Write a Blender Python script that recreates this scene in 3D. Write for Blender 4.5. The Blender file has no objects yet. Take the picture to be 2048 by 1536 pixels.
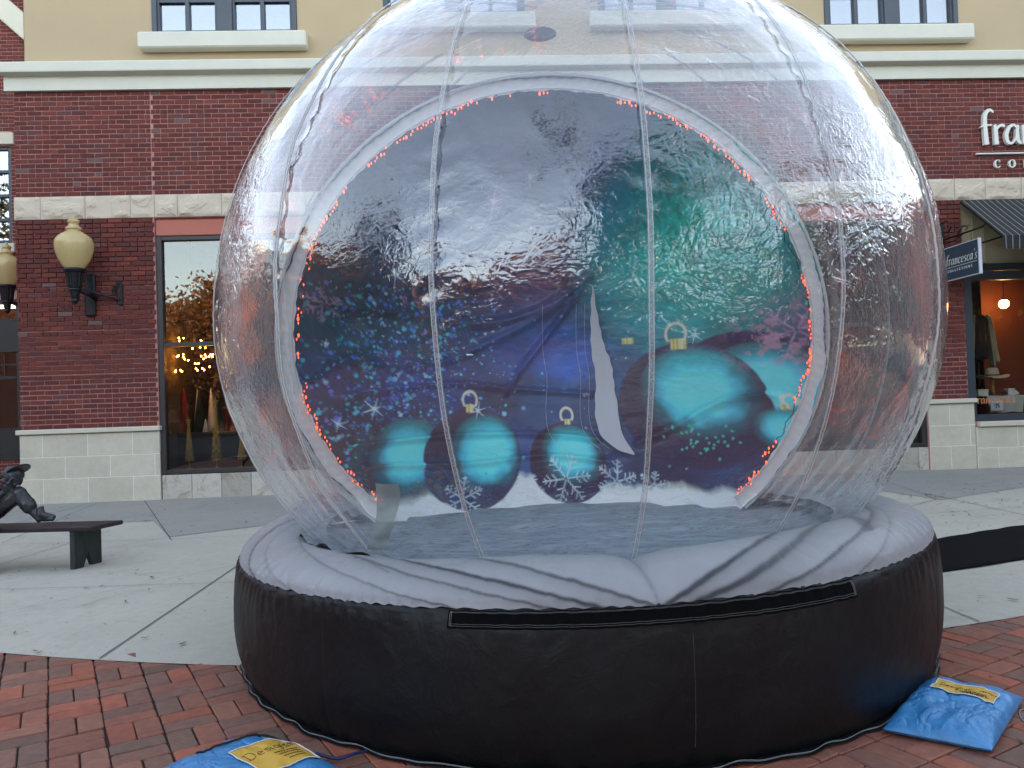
import bpy, math, random
import numpy as np
from mathutils import Vector, Matrix, noise as mnoise
R_ = math.radians
rng = np.random.default_rng(7)
random.seed(11)
scene = bpy.context.scene
COL = bpy.context.collection

# ------------------------------------------------------------------ camera
YAW, PITCH, ROLL, CAM_H, FPX = .0486, .0214, -.0331, 1.2192, 1580.0
def cam_axes():
    f = Vector((math.sin(YAW)*math.cos(PITCH), math.cos(YAW)*math.cos(PITCH), math.sin(PITCH)))
    r0 = f.cross(Vector((0, 0, 1))).normalized(); u0 = r0.cross(f)
    return math.cos(ROLL)*r0+math.sin(ROLL)*u0, -math.sin(ROLL)*r0+math.cos(ROLL)*u0, f
cam = bpy.data.objects.new('camera', bpy.data.cameras.new('camera'))
COL.objects.link(cam)
_r, _u, _f = cam_axes()
cam.matrix_world = Matrix(((_r.x, _u.x, -_f.x, 0), (_r.y, _u.y, -_f.y, 0), (_r.z, _u.z, -_f.z, CAM_H), (0, 0, 0, 1)))
cam.data.sensor_width = 36; cam.data.lens = FPX/2048*36
cam.data.clip_start = .05; cam.data.clip_end = 2000
scene.camera = cam
# ------------------------------------------------------------------ world, sun, exposure
SUN_EL, SUN_ROT = R_(11), R_(12)
w = bpy.data.worlds.new('World'); scene.world = w; w.use_nodes = True
nt = w.node_tree; nt.nodes.clear()
sky = nt.nodes.new('ShaderNodeTexSky'); sky.sky_type = 'NISHITA'; sky.sun_disc = False
sky.sun_elevation = SUN_EL; sky.sun_rotation = SUN_ROT; sky.altitude = 100; sky.dust_density = .5; sky.ozone_density = 2.2
bgn = nt.nodes.new('ShaderNodeBackground'); bgn.inputs['Strength'].default_value = .15
wo = nt.nodes.new('ShaderNodeOutputWorld')
tint = nt.nodes.new('ShaderNodeMix'); tint.data_type = 'RGBA'; tint.blend_type = 'MULTIPLY'; tint.inputs[0].default_value = 1
tint.inputs[7].default_value = (1.23, 1.01, .84, 1); hs_ = nt.nodes.new('ShaderNodeHueSaturation'); hs_.inputs['Saturation'].default_value = .8; nt.links.new(sky.outputs[0], hs_.inputs['Color']); nt.links.new(hs_.outputs[0], tint.inputs[6]); nt.links.new(tint.outputs[2], bgn.inputs[0]); nt.links.new(bgn.outputs[0], wo.inputs[0])
sun = bpy.data.objects.new('sun', bpy.data.lights.new('sun', 'SUN')); COL.objects.link(sun)
sun.data.energy = 4.0; sun.data.angle = R_(.5); sun.data.color = (1, .62, .33)
sd = Vector((math.sin(SUN_ROT)*math.cos(SUN_EL), math.cos(SUN_ROT)*math.cos(SUN_EL), math.sin(SUN_EL)))
sun.rotation_euler = sd.to_track_quat('Z', 'Y').to_euler(); sun.location = (0, 30, 30)
scene.view_settings.view_transform = 'Standard'; scene.view_settings.look = 'None'
scene.view_settings.exposure = 2.92; scene.view_settings.gamma = 1
scene.cycles.transparent_max_bounces = 24; scene.cycles.max_bounces = 10
scene.cycles.sample_clamp_indirect = 6; scene.cycles.caustics_reflective = False
# ------------------------------------------------------------------ helpers
W = 11.2877
def gz(y): return -.009*(W-y)
def lin(c):
    c = np.asarray(c, float)/255
    return np.where(c <= .04045, c/12.92, ((c+.055)/1.055)**2.4)
def L(*c): return tuple(lin(c))+(1,)
def tag(o, label=None, cat=None, group=None, kind=None):
    if label: o['label'] = label
    if cat: o['category'] = cat
    if group: o['group'] = group
    if kind: o['kind'] = kind
    return o
def empty(name, loc, label, cat, group=None):
    o = bpy.data.objects.new(name, None); COL.objects.link(o); o.location = loc
    o.empty_display_size = .1
    return tag(o, label, cat, group)
def link(name, me, m, parent=None, smooth=False):
    o = bpy.data.objects.new(name, me); COL.objects.link(o)
    if m is not None: me.materials.append(m)
    if smooth: me.polygons.foreach_set('use_smooth', [True]*len(me.polygons))
    if parent is not None:
        o.parent = parent
        o.matrix_parent_inverse = Matrix.Translation(parent.location).inverted() if parent.parent is None else Matrix()
    return o
def wpos(o):
    p = Vector((0, 0, 0))
    while o is not None: p = p+o.location; o = o.parent
    return p
class MB:
    def __init__(s): s.v = []; s.f = []; s.c = []; s.col = None
    def add(s, vs, fs):
        n = len(s.v); s.v.extend([tuple(map(float, p)) for p in vs]); s.f.extend([tuple(i+n for i in f) for f in fs])
        if s.col is not None: s.c.extend([s.col]*len(vs))
    def box(s, x0, x1, y0, y1, z0, z1, T=None):
        vs = [(x, y, z) for z in (z0, z1) for y in (y0, y1) for x in (x0, x1)]
        if T is not None: vs = [tuple(T @ Vector(p)) for p in vs]
        s.add(vs, [(0, 2, 3, 1), (4, 5, 7, 6), (0, 1, 5, 4), (2, 6, 7, 3), (0, 4, 6, 2), (1, 3, 7, 5)])
    def cbox(s, x0, x1, y0, y1, z0, z1, b=.005, T=None):
        """box with chamfered edges"""
        vs = []; X = (x0, x1); Y = (y0, y1); Z = (z0, z1)
        for k in (0, 1):
            for j in (0, 1):
                for i in (0, 1):
                    sx, sy, sz = 1-2*i, 1-2*j, 1-2*k
                    vs += [(X[i], Y[j]+sy*b, Z[k]+sz*b), (X[i]+sx*b, Y[j], Z[k]+sz*b), (X[i]+sx*b, Y[j]+sy*b, Z[k])]
        def q(i, j, k, a): return ((k*2+j)*2+i)*3+a
        fs = []
        for i in (0, 1): fs.append([q(i, 0, 0, 0), q(i, 1, 0, 0), q(i, 1, 1, 0), q(i, 0, 1, 0)])
        for j in (0, 1): fs.append([q(0, j, 0, 1), q(1, j, 0, 1), q(1, j, 1, 1), q(0, j, 1, 1)])
        for k in (0, 1): fs.append([q(0, 0, k, 2), q(1, 0, k, 2), q(1, 1, k, 2), q(0, 1, k, 2)])
        for j in (0, 1):
            for k in (0, 1): fs.append([q(0, j, k, 1), q(1, j, k, 1), q(1, j, k, 2), q(0, j, k, 2)])
        for i in (0, 1):
            for k in (0, 1): fs.append([q(i, 0, k, 0), q(i, 1, k, 0), q(i, 1, k, 2), q(i, 0, k, 2)])
        for i in (0, 1):
            for j in (0, 1): fs.append([q(i, j, 0, 0), q(i, j, 1, 0), q(i, j, 1, 1), q(i, j, 0, 1)])
        for i in (0, 1):
            for j in (0, 1):
                for k in (0, 1): fs.append([q(i, j, k, 0), q(i, j, k, 1), q(i, j, k, 2)])
        c = np.array([(x0+x1)/2, (y0+y1)/2, (z0+z1)/2]); A = np.array(vs)
        out = []
        for f in fs:
            p = A[list(f)]; n = np.cross(p[1]-p[0], p[2]-p[0])
            out.append(tuple(f) if n @ (p.mean(0)-c) > 0 else tuple(f[::-1]))
        if T is not None: vs = [tuple(T @ Vector(p)) for p in vs]
        s.add(vs, out)
    def tube(s, pts, r, n=8, caps=True):
        pts = [Vector(p) for p in pts]; rs = r if hasattr(r, '__len__') else [r]*len(pts)
        vs = []; prev = None
        for i, p in enumerate(pts):
            t = (pts[min(i+1, len(pts)-1)]-pts[max(i-1, 0)])
            t = t.normalized() if t.length > 1e-9 else Vector((0, 0, 1))
            if prev is None: a = t.orthogonal().normalized()
            else:
                a = prev-t*prev.dot(t); a = a.normalized() if a.length > 1e-6 else t.orthogonal().normalized()
            prev = a; b = t.cross(a)
            for k in range(n):
                an = 2*math.pi*k/n; vs.append(p+(a*math.cos(an)+b*math.sin(an))*rs[i])
        fs = [(i*n+k, i*n+(k+1) % n, (i+1)*n+(k+1) % n, (i+1)*n+k) for i in range(len(pts)-1) for k in range(n)]
        if caps: fs += [tuple(range(n-1, -1, -1)), tuple((len(pts)-1)*n+k for k in range(n))]
        s.add(vs, fs)
    def lathe(s, prof, c=(0, 0, 0), n=32, flute=None):
        vs = []
        for i, (r, z) in enumerate(prof):
            for k in range(n):
                a = 2*math.pi*k/n; rr = r*(1+(flute(a, z) if flute else 0))
                vs.append((c[0]+rr*math.cos(a), c[1]+rr*math.sin(a), c[2]+z))
        fs = [(i*n+k, i*n+(k+1) % n, (i+1)*n+(k+1) % n, (i+1)*n+k) for i in range(len(prof)-1) for k in range(n)]
        s.add(vs, fs)
    def ball(s, c, r, nu=12, nv=8, R=None):
        r = r if hasattr(r, '__len__') else (r, r, r)
        vs = []
        for j in range(nv+1):
            ph = math.pi*j/nv-math.pi/2
            for i in range(nu):
                a = 2*math.pi*i/nu
                p = Vector((r[0]*math.cos(ph)*math.cos(a), r[1]*math.cos(ph)*math.sin(a), r[2]*math.sin(ph)))
                if R is not None: p = R @ p
                vs.append((c[0]+p.x, c[1]+p.y, c[2]+p.z))
        s.add(vs, [(j*nu+i, j*nu+(i+1) % nu, (j+1)*nu+(i+1) % nu, (j+1)*nu+i) for j in range(nv) for i in range(nu)])
    def caps(s, a, b, ra, rb, n=12):
        a = Vector(a); b = Vector(b); d = (b-a).normalized(); pts = []; rs = []
        for k in range(5):
            t = math.pi/2*(1-k/4); pts.append(a-d*ra*math.sin(t)); rs.append(max(ra*math.cos(t), 1e-4))
        for k in range(5):
            t = math.pi/2*k/4; pts.append(b+d*rb*math.sin(t)); rs.append(max(rb*math.cos(t), 1e-4))
        s.tube(pts, rs, n)
    def build(s, name, m, parent=None, smooth=False):
        me = bpy.data.meshes.new(name); me.from_pydata(s.v, [], s.f); me.update()
        if s.c:
            a = me.color_attributes.new('Col', 'FLOAT_COLOR', 'POINT')
            a.data.foreach_set('color', np.array(s.c, np.float32).ravel())
        return link(name, me, m, parent, smooth)
def grid_mesh(name, P, m, parent=None, wrap=False, col=None, smooth=True, keep=None, flip=False):
    """P: (nu, nv, 3) array -> mesh"""
    nu, nv = P.shape[:2]
    i = np.arange(nu if wrap else nu-1)[:, None]; j = np.arange(nv-1)[None]
    i2 = (i+1) % nu
    F = np.stack([i*nv+j, i2*nv+j, i2*nv+j+1, i*nv+j+1], -1).reshape(-1, 4)
    if flip: F = F[:, ::-1]
    if keep is not None:
        k = keep.reshape(-1); F = F[k[F].all(1)]
    me = bpy.data.meshes.new(name)
    me.vertices.add(nu*nv); me.vertices.foreach_set('co', P.reshape(-1).astype(np.float32))
    me.loops.add(F.size); me.loops.foreach_set('vertex_index', F.reshape(-1).astype(np.int32))
    me.polygons.add(len(F)); me.polygons.foreach_set('loop_start', (np.arange(len(F))*4).astype(np.int32))
    me.update(calc_edges=True); me.validate()
    if col is not None:
        a = me.color_attributes.new('Col', 'FLOAT_COLOR', 'POINT')
        c = np.ones((nu*nv, 4), np.float32); c[:, :3] = col.reshape(-1, 3); a.data.foreach_set('color', c.ravel())
    return link(name, me, m, parent, smooth)
def vnoise(x, y, seed=0):
    x = np.asarray(x, float); y = np.asarray(y, float)
    xi = np.floor(x).astype(np.int64); yi = np.floor(y).astype(np.int64); xf = x-xi; yf = y-yi
    def h(a, b):
        n = (a*374761393+b*668265263+seed*1442695041) & 0x7fffffff
        n = ((n ^ (n >> 13))*1274126177) & 0x7fffffff
        return ((n ^ (n >> 16)) & 0xffff)/65535.
    u = xf*xf*(3-2*xf); v = yf*yf*(3-2*yf)
    return (h(xi, yi)*(1-u)+h(xi+1, yi)*u)*(1-v)+(h(xi, yi+1)*(1-u)+h(xi+1, yi+1)*u)*v
def fbm(x, y, o=4, seed=0):
    s = 0; a = .5; t = 0
    for k in range(o): s = s+a*vnoise(x*2**k, y*2**k, seed+k*17); t += a; a *= .5
    return s/t
def crom(pts, n=6):
    P = [np.array(p, float) for p in pts]; P = [2*P[0]-P[1]]+P+[2*P[-1]-P[-2]]; out = []
    for i in range(1, len(P)-2):
        for k in range(n):
            t = k/n; p0, p1, p2, p3 = P[i-1:i+3]
            out.append(.5*((2*p1)+(-p0+p2)*t+(2*p0-5*p1+4*p2-p3)*t*t+(-p0+3*p1-3*p2+p3)*t**3))
    return out+[P[-2]]
# ------------------------------------------------------------------ materials
class NT:
    def __init__(s, name):
        s.m = bpy.data.materials.new(name); s.m.use_nodes = True; s.t = s.m.node_tree
        s.t.nodes.clear(); s.out = s.t.nodes.new('ShaderNodeOutputMaterial')
        s.co = None
    def n(s, typ, ins=None, **kw):
        x = s.t.nodes.new('ShaderNode'+typ)
        for k, v in kw.items(): setattr(x, k, v)
        for k, v in (ins or {}).items(): s.set(x, k, v)
        return x
    def set(s, x, k, v):
        if isinstance(v, bpy.types.NodeSocket): s.t.links.new(v, x.inputs[k])
        elif isinstance(v, bpy.types.Node): s.t.links.new(v.outputs[0], x.inputs[k])
        else: x.inputs[k].default_value = v
    def coord(s, scale=(1, 1, 1), rot=(0, 0, 0), which='Object'):
        if s.co is None: s.co = s.n('TexCoord')
        return s.n('Mapping', {'Vector': s.co.outputs[which], 'Scale': scale, 'Rotation': rot})
    def noise(s, scale=5, detail=4, rough=.5, dist=0, vec=None):
        return s.n('TexNoise', {'Vector': vec or s.coord(), 'Scale': scale, 'Detail': detail, 'Roughness': rough, 'Distortion': dist})
    def ramp(s, fac, stops, interp='LINEAR'):
        x = s.n('ValToRGB', {'Fac': fac}); x.color_ramp.interpolation = interp
        e = x.color_ramp.elements
        while len(e) < len(stops): e.new(.5)
        for q, (p, c) in zip(e, stops):
            q.position = p; q.color = c if len(c) == 4 else tuple(c)+(1,)
        return x
    def math(s, op, a, b=None, c=None):
        x = s.n('Math', operation=op); s.set(x, 0, a)
        if b is not None: s.set(x, 1, b)
        if c is not None: s.set(x, 2, c)
        return x
    def mix(s, fac, a, b, blend='MIX'):
        x = s.n('Mix', data_type='RGBA', blend_type=blend); s.set(x, 0, fac); s.set(x, 6, a); s.set(x, 7, b)
        return x.outputs[2]
    def fresnel(s, ior, normal=None):
        b = s.n('NewGeometry').outputs['Backfacing']
        i = s.math('ADD', s.math('MULTIPLY', b, 1/ior-ior), ior); x = s.n('Fresnel', {'IOR': i})
        if normal is not None: s.set(x, 'Normal', normal)
        return x
    def bump(s, h, strength=.5, dist=.01, normal=None):
        x = s.n('Bump', {'Height': h, 'Strength': strength, 'Distance': dist})
        if normal is not None: s.set(x, 'Normal', normal)
        return x
    def bsdf(s, **ins):
        names = dict(color='Base Color', rough='Roughness', metal='Metallic', spec='Specular IOR Level', normal='Normal', emit='Emission Color', estr='Emission Strength', coat='Coat Weight', sheen='Sheen Weight', sss='Subsurface Weight', trans='Transmission Weight')
        x = s.n('BsdfPrincipled', {names[k]: v for k, v in ins.items()})
        s.t.links.new(x.outputs[0], s.out.inputs[0]); return x
def simple(name, c, rough=.6, metal=0., var=.12, sc=8, bump=.15, bd=.004, spec=.5, **kw):
    s = NT(name); n = s.noise(sc, 5, .6)
    col = s.ramp(n, [(.25, tuple(np.clip(np.array(c[:3])*(1-var), 0, 1))), (.75, tuple(np.clip(np.array(c[:3])*(1+var), 0, 1)))])
    n2 = s.noise(sc*9, 3)
    s.bsdf(color=col, rough=rough, metal=metal, spec=spec, normal=s.bump(n2, bump, bd), **kw); return s.m
def attr_mat(name, rough=.8, sc=30, amt=.25, bump=.3, bd=.003, spec=.3, stain=None):
    s = NT(name); a = s.n('Attribute', attribute_name='Col'); n = s.noise(sc, 5, .65)
    g = s.ramp(n, [(.3, (1-amt,)*3), (.7, (1+amt,)*3)])
    c = s.mix(1., a.outputs['Color'], g.outputs[0], 'MULTIPLY')
    if stain:
        n3 = s.noise(stain[0], 4, .6); c = s.mix(s.ramp(n3, [(.45, (0, 0, 0)), (.75, (stain[1],)*3)]).outputs[0], c, stain[2])
    s.bsdf(color=c, rough=rough, spec=spec, normal=s.bump(n, bump, bd)); return s.m
def emis(name, c, e):
    s = NT(name); s.bsdf(color=(0, 0, 0, 1), emit=c, estr=e); return s.m
M = {}
M['brick'] = attr_mat('wall_brick', .85, 40, .22, .5, .004, .25)
M['mortar'] = simple('mortar', lin((182, 132, 124)), .9, var=.12, sc=6)
M['stucco'] = simple('stucco', lin((184, 165, 134)), .9, var=.035, sc=1.2, bump=.35, bd=.004, spec=.2)
M['cast'] = simple('cast_stone', lin((212, 210, 196)), .85, var=.05, sc=2.5, bump=.3, bd=.003, spec=.2)
M['capst'] = simple('cap_stone', lin((208, 202, 184)), .85, var=.05, sc=2.5, bump=.3, bd=.003, spec=.2)
M['basest'] = attr_mat('base_block', .85, 14, .06, .25, .002, .2, stain=(1.7, .35, L(160, 158, 140)))
M['joint'] = simple('block_joint', lin((244, 240, 230)), .9, var=.04)
M['rock'] = simple('rock_face_stone', lin((205, 192, 172)), .9, var=.07, sc=5, bump=.5, bd=.006, spec=.2)
M['dark'] = simple('window_frame', lin((62, 70, 80)), .45, var=.08, sc=4, bump=.05)
M['storefr'] = simple('storefront_frame', lin((48, 46, 46)), .45, var=.1, sc=6, bump=.08)
M['storefr2'] = simple('storefront_frame_slate', lin((50, 60, 68)), .45, var=.08, sc=6, bump=.06)
M['salmon'] = simple('salmon_panel', lin((178, 105, 88)), .7, var=.06, sc=2, bump=.1)
M['black'] = simple('black_iron', lin((26, 29, 33)), .42, .4, var=.15, sc=14, bump=.2)
M['interior'] = simple('interior_dark', lin((70, 66, 62)), .8, var=.2, sc=2)
M['orangewall'] = simple('interior_orange', lin((112, 58, 34)), .75, var=.18, sc=1.5)
def glass_mat(name, ior=2.2, tint=(.75, .78, .78), haze=0., emi=None):
    s = NT(name); n = s.noise(1.1, 2, .5); b = s.bump(n, .1, .01)
    fr = s.fresnel(ior, b)
    tr = s.n('BsdfTransparent', {'Color': tuple(tint)+(1,)}); gl = s.n('BsdfGlossy', {'Color': (1, 1, 1, 1), 'Roughness': .01, 'Normal': b})
    mx = s.n('MixShader', {0: fr, 1: tr, 2: gl}); s.t.links.new(mx.outputs[0], s.out.inputs[0]); return s.m
M['glass'] = glass_mat('store_glass', 1.7)
M['upglass'] = glass_mat('upper_glass', 2.8, (.6, .66, .72))
M['lampglass'] = None
s = NT('lamp_globe'); n = s.noise(30, 3); v = s.n('TexVoronoi', {'Vector': s.coord(), 'Scale': 60})
s.bsdf(color=L(226, 204, 146), rough=.22, spec=.6, trans=.35, sss=0., normal=s.bump(v.outputs[0], .25, .004)); M['lampglass'] = s.m
# concrete
def concrete(name, c, c2):
    s = NT(name); n1 = s.noise(.7, 6, .6); n2 = s.noise(14, 5, .7); n3 = s.noise(160, 3, .6)
    a = s.ramp(n1, [(.3, c), (.7, c2)]); g = s.ramp(n2, [(.3, (.93,)*3), (.7, (1.05,)*3)]); g3 = s.ramp(n3, [(.3, (.9,)*3), (.7, (1.07,)*3)])
    cc = s.mix(1., s.mix(1., a.outputs[0], g.outputs[0], 'MULTIPLY'), g3.outputs[0], 'MULTIPLY')
    st = s.ramp(s.noise(2.3, 4, .7, 1.0), [(.55, (1, 1, 1)), (.75, (.84, .83, .80))])
    cc = s.mix(1., cc, st.outputs[0], 'MULTIPLY')
    sp = s.ramp(s.noise(21, 2, .5), [(.70, (1, 1, 1)), (.74, (.62, .6, .58))]); cc = s.mix(1., cc, sp.outputs[0], 'MULTIPLY')
    s.bsdf(color=cc, rough=.85, spec=.25, normal=s.bump(n3, .35, .002)); return s.m
M['plaza'] = concrete('plaza_concrete', tuple(lin((177, 175, 163))), tuple(lin((189, 186, 173))))
M['walk'] = concrete('sidewalk_concrete', tuple(lin((148, 149, 143))), tuple(lin((160, 159, 152))))
M['paver'] = attr_mat('paver_brick', .72, 26, .2, .45, .003, .35, stain=(3.5, .3, L(70, 62, 62)))
M['sand'] = simple('joint_sand', lin((42, 38, 38)), .95, var=.3, sc=40, bump=.6)
M['asphalt'] = simple('asphalt', lin((62, 62, 64)), .9, var=.15, sc=3, bump=.4)
# ================================================================== GROUND
def arc_y(x): return 3.88+.06*(np.asarray(x, float)-.5)**2
def ground_grid(name, xs, yf0, yf1, ny, m, dz, wob=0.):
    P = np.zeros((len(xs), ny, 3))
    for i, x in enumerate(xs):
        y = np.linspace(float(yf0(x)), float(yf1(x)), ny); P[i, :, 0] = x; P[i, :, 1] = y; P[i, :, 2] = gz(y)+dz
    return tag(grid_mesh(name, P, m, flip=False, smooth=False), kind='structure')
s_ = np.linspace(-60, 60, 3)
P = np.zeros((3, 3, 3)); ys = np.array([-90, -20, 60.])
for i in range(3):
    for j in range(3): P[i, j] = (s_[i]*3, ys[j], gz(ys[j])-.03)
tag(grid_mesh('ground', P, M['asphalt'], smooth=False), kind='structure')
P = np.zeros((2, 2, 3))
for i, x in enumerate((-9, 10)):
    for j, y in enumerate((-3.2, 7)): P[i, j] = (x, y, gz(y)-.011)
tag(grid_mesh('paver_bedding', P, M['sand'], smooth=False), kind='structure')
ground_grid('plaza_pavement', np.linspace(-16, 18, 120), arc_y, lambda x: 11.6, 12, M['plaza'], .003)
walk_line = [(-16, 8.6), (-5.1, 8.99), (-3.72, 9.26), (-3.07, 8.07), (-2.31, 8.54), (0, 8.9), (4.85, 9.46), (5.08, 8.45), (6.54, 9.17), (18, 10.6)]
wx = [p[0] for p in walk_line]; wy = [p[1] for p in walk_line]
ground_grid('sidewalk', sorted(set(list(np.linspace(-16, 18, 60))+wx)), lambda x: np.interp(x, wx, wy), lambda x: 11.75, 3, M['walk'], .007)
ground_grid('rear_pavement', np.linspace(-25, -6.0, 8), lambda x: 11.58, lambda x: 15, 3, M['walk'], .004)
# grooves between slabs: narrow dark recess strips
mb = MB()
def groove(a, b, wd=.007, dz=.0095):
    a = Vector(a); b = Vector(b); n = (b-a).normalized(); n = Vector((-n.y, n.x))*wd/2; k = max(2, int((b-a).length/.5))
    vs = []
    for i in range(k+1):
        p = a+(b-a)*i/k
        for q in (p-n, p+n): vs.append((q.x, q.y, gz(q.y)+dz))
    mb.add(vs, [(2*i, 2*i+2, 2*i+3, 2*i+1) for i in range(k)])
for a, b, wd in [((-2.0, 4.26), (-1.9, 8.7), .009), ((-8, 6.28), (-1.0, 5.86), .005), ((-4.6, 11.2), (-2.98, 7.86), .009), ((-9, 8.2), (-3, 7.92), .005), ((-3, 7.92), (1, 8.25), .005), ((-4.1, 6.9), (-3.9, 8.6), .006), ((-5.2, 11.1), (-4.72, 8.1), .006),
                 ((-3.07, 8.07), (-3.9, 7.0), .004), ((-1.9, 6.6), (-3.4, 5.0), .003), ((2.69, 4.17), (2.55, 7.4), .008), ((2.9, 6.0), (8, 6.4), .005), ((4.2, 8.1), (5.1, 8.45), .005), ((3.4, 7.2), (5.05, 8.5), .006), ((4.4, 7.6), (9, 8.4), .005), ((5.05, 8.5), (5.6, 11.2), .006), ((5.2, 4.8), (5.2, 9), .008), ((7.4, 6), (7.4, 11.2), .006), ((-5.6, 5.0), (-5.3, 11), .008)]:
    groove(a, b, wd)
tag(mb.build('pavement_joints', simple('groove', lin((70, 72, 72)), .95)), kind='structure')
# pavers: basket weave, each brick real
mb = MB(); d = np.array([.464, -.886]); e = np.array([.886, .464]); P0 = np.array([-2.024, 3.812]); B = .203
pal = [lin(c) for c in [(126, 84, 72), (118, 80, 70), (108, 82, 74), (102, 82, 76), (140, 84, 68), (114, 76, 66), (98, 80, 74), (122, 88, 76), (90, 78, 72), (136, 80, 64), (110, 78, 68)]]
pmean = np.mean(pal, axis=0)
def paver(c, ang, lx, ly):
    x, y = c
    if y > float(arc_y(x))+.11 or y < -2.6 or x < -7 or x > 7.5: return
    mb.col = tuple((np.array(pal[rng.integers(len(pal))])*.72+pmean*.28)*np.array([1.12, 1.0, .9])*rng.uniform(1.2, 1.52))+(1,)
    hx, hy = lx/2-.0026-rng.uniform(0, .0012), ly/2-.0026-rng.uniform(0, .0012); b = .007; t = .0035
    ca, sa = math.cos(ang+rng.normal()*.006), math.sin(ang+rng.normal()*.006)
    z0 = gz(y)+rng.normal()*.0012; tx, ty = rng.normal()*.008, rng.normal()*.008
    out = [(hx-b, hy), (hx, hy-b), (hx, -hy+b), (hx-b, -hy), (-hx+b, -hy), (-hx, -hy+b), (-hx, hy-b), (-hx+b, hy)]
    vs = []
    ja = rng.normal(0, .0014, (8, 2))
    for sc, zz in ((1, -.02), (1, -t), (0, 0)):
        for k, (px, py) in enumerate(out):
            px += ja[k, 0]; py += ja[k, 1]
            if sc == 0: px -= math.copysign(t, px); py -= math.copysign(t, py)
            vs.append((x+px*ca-py*sa, y+px*sa+py*ca, z0+zz+px*tx+py*ty-.009*0))
    fs = [(k, k+8, (k+1) % 8+8, (k+1) % 8) for k in range(8)]+[(k+8, k+16, (k+1) % 8+16, (k+1) % 8+8) for k in range(8)]+[tuple(range(23, 15, -1))]
    mb.add(vs, fs)
ad = math.atan2(d[1], d[0])
for i in range(-45, 60):
    for j in range(-45, 55):
        c = P0+d*(j-.5)*B+e*(i-.5)*B
        if abs(c[0]) > 8 or c[1] < -3 or c[1] > float(arc_y(c[0]))+.2: continue
        jx = rng.normal()*.001
        if (i+j) % 2 == 0:
            for k in (-.25, .25): paver(c+e*k*B, ad, B, B/2)
        else:
            for k in (-.25, .25): paver(c+d*k*B+e*jx, ad+math.pi/2, B, B/2)
tag(mb.build('brick_paving', M['paver']), kind='structure')
# ================================================================== MAIN BUILDING
bld = empty('shop_building', (0, W, 0), 'long shop building, red brick below and beige stucco above, behind the snow globe', 'building')
XL, XR = -6.30, 13.5
def face_wall(name, x0, x1, z0, z1, y, holes, m, parent, depth=.14, th=.3):
    mb = MB()
    xs = sorted({x0, x1}|{h[0] for h in holes}|{h[1] for h in holes}); zs = sorted({z0, z1}|{h[2] for h in holes}|{h[3] for h in holes})
    for a, b in zip(xs, xs[1:]):
        for c, d_ in zip(zs, zs[1:]):
            mx, mz = (a+b)/2, (c+d_)/2
            if any(h[0] < mx < h[1] and h[2] < mz < h[3] for h in holes): continue
            mb.add([(a, y, c), (b, y, c), (b, y, d_), (a, y, d_)], [(0, 1, 2, 3)])
    for h in holes:
        a, b, c, d_ = h[:4]; Y = y+depth
        mb.add([(a, y, c), (a, Y, c), (a, Y, d_), (a, y, d_)], [(0, 1, 2, 3)]); mb.add([(b, y, c), (b, y, d_), (b, Y, d_), (b, Y, c)], [(0, 1, 2, 3)])
        mb.add([(a, y, c), (b, y, c), (b, Y, c), (a, Y, c)], [(0, 1, 2, 3)]); mb.add([(a, y, d_), (a, Y, d_), (b, Y, d_), (b, y, d_)], [(0, 1, 2, 3)])
    return mb.build(name, m, parent)
bpal = [lin(c) for c in [(122, 56, 52), (112, 50, 48), (128, 62, 54), (104, 52, 52), (118, 58, 56), (134, 62, 50), (110, 62, 62), (96, 56, 60), (106, 72, 76), (116, 104, 106), (142, 66, 52)]]
bprob = np.array([18, 18, 12, 14, 14, 7, 9, 7, 7, 1.5, 3.5]); bprob /= bprob.sum()
bmean = np.mean(bpal[:8], axis=0)*.8
def bricks(mb, x0, x1, z0, z1, y, holes=(), reveals=(), relief=.007, seed=0, cj=()):
    r = np.random.default_rng(seed); H = .0677; n = int(round((z1-z0)/H)); H = (z1-z0)/n; Lb = .2032
    for i in range(n):
        a = z0+i*H+.0068; b = z0+(i+1)*H-.0068; mz = (a+b)/2
        dy = -.007*sum(mz > q for q in reveals)
        if any(abs(a-q-.03) < H*.5 for q in reveals): a += .006
        ivs = [(x0, x1)]
        for h in holes:
            if h[2]-.02 < mz < h[3]+.02:
                ivs = [q for u, v in ivs for q in ((u, min(v, h[0])), (max(u, h[1]), v)) if q[1]-q[0] > .01]
        for u, v in ivs:
            off = (i % 2)*Lb/2+.037*seed+r.normal()*.002; k0 = math.floor((u-off)/Lb)
            x = off+k0*Lb
            tone = r.normal()*.04
            while x < v:
                xa = max(x, u)+.006; xb = min(x+Lb, v)-.006; x += Lb
                if xb-xa < .02: continue
                if r.random() < .13: parts = [(xa, (xa+xb)/2-.005), ((xa+xb)/2+.005, xb)]
                else: parts = [(xa, xb)]
                for pa, pb in parts:
                    c = bpal[r.choice(len(bpal), p=bprob)]*(1+tone)*r.uniform(.68, .82); c = ((c*.7+bmean*.3)*.84+c.mean()*.16)*np.array([1.08, 1.04, .96])
                    mb.col = tuple(c)+(1,)
                    yy = y-relief+dy+r.normal()*.0009; j1, j2 = r.normal(0, .0012, 2)
                    vs = [(pa, yy, a+j1), (pb, yy, a+j2), (pb, yy, b+j2), (pa, yy, b+j1), (pa, yy+.03, a+j1), (pb, yy+.03, a+j2), (pb, yy+.03, b+j2), (pa, yy+.03, b+j1)]
                    mb.add(vs, [(0, 1, 2, 3), (3, 2, 6, 7), (0, 4, 5, 1), (0, 3, 7, 4), (1, 5, 6, 2)])
H1 = (-4.41, -1.10, .345, 3.955); H2 = (3.2, 6.63, .345, 3.955); H3 = (7.26, 13.2, .69, 3.955)
holes = [H1, H2, H3]
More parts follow.
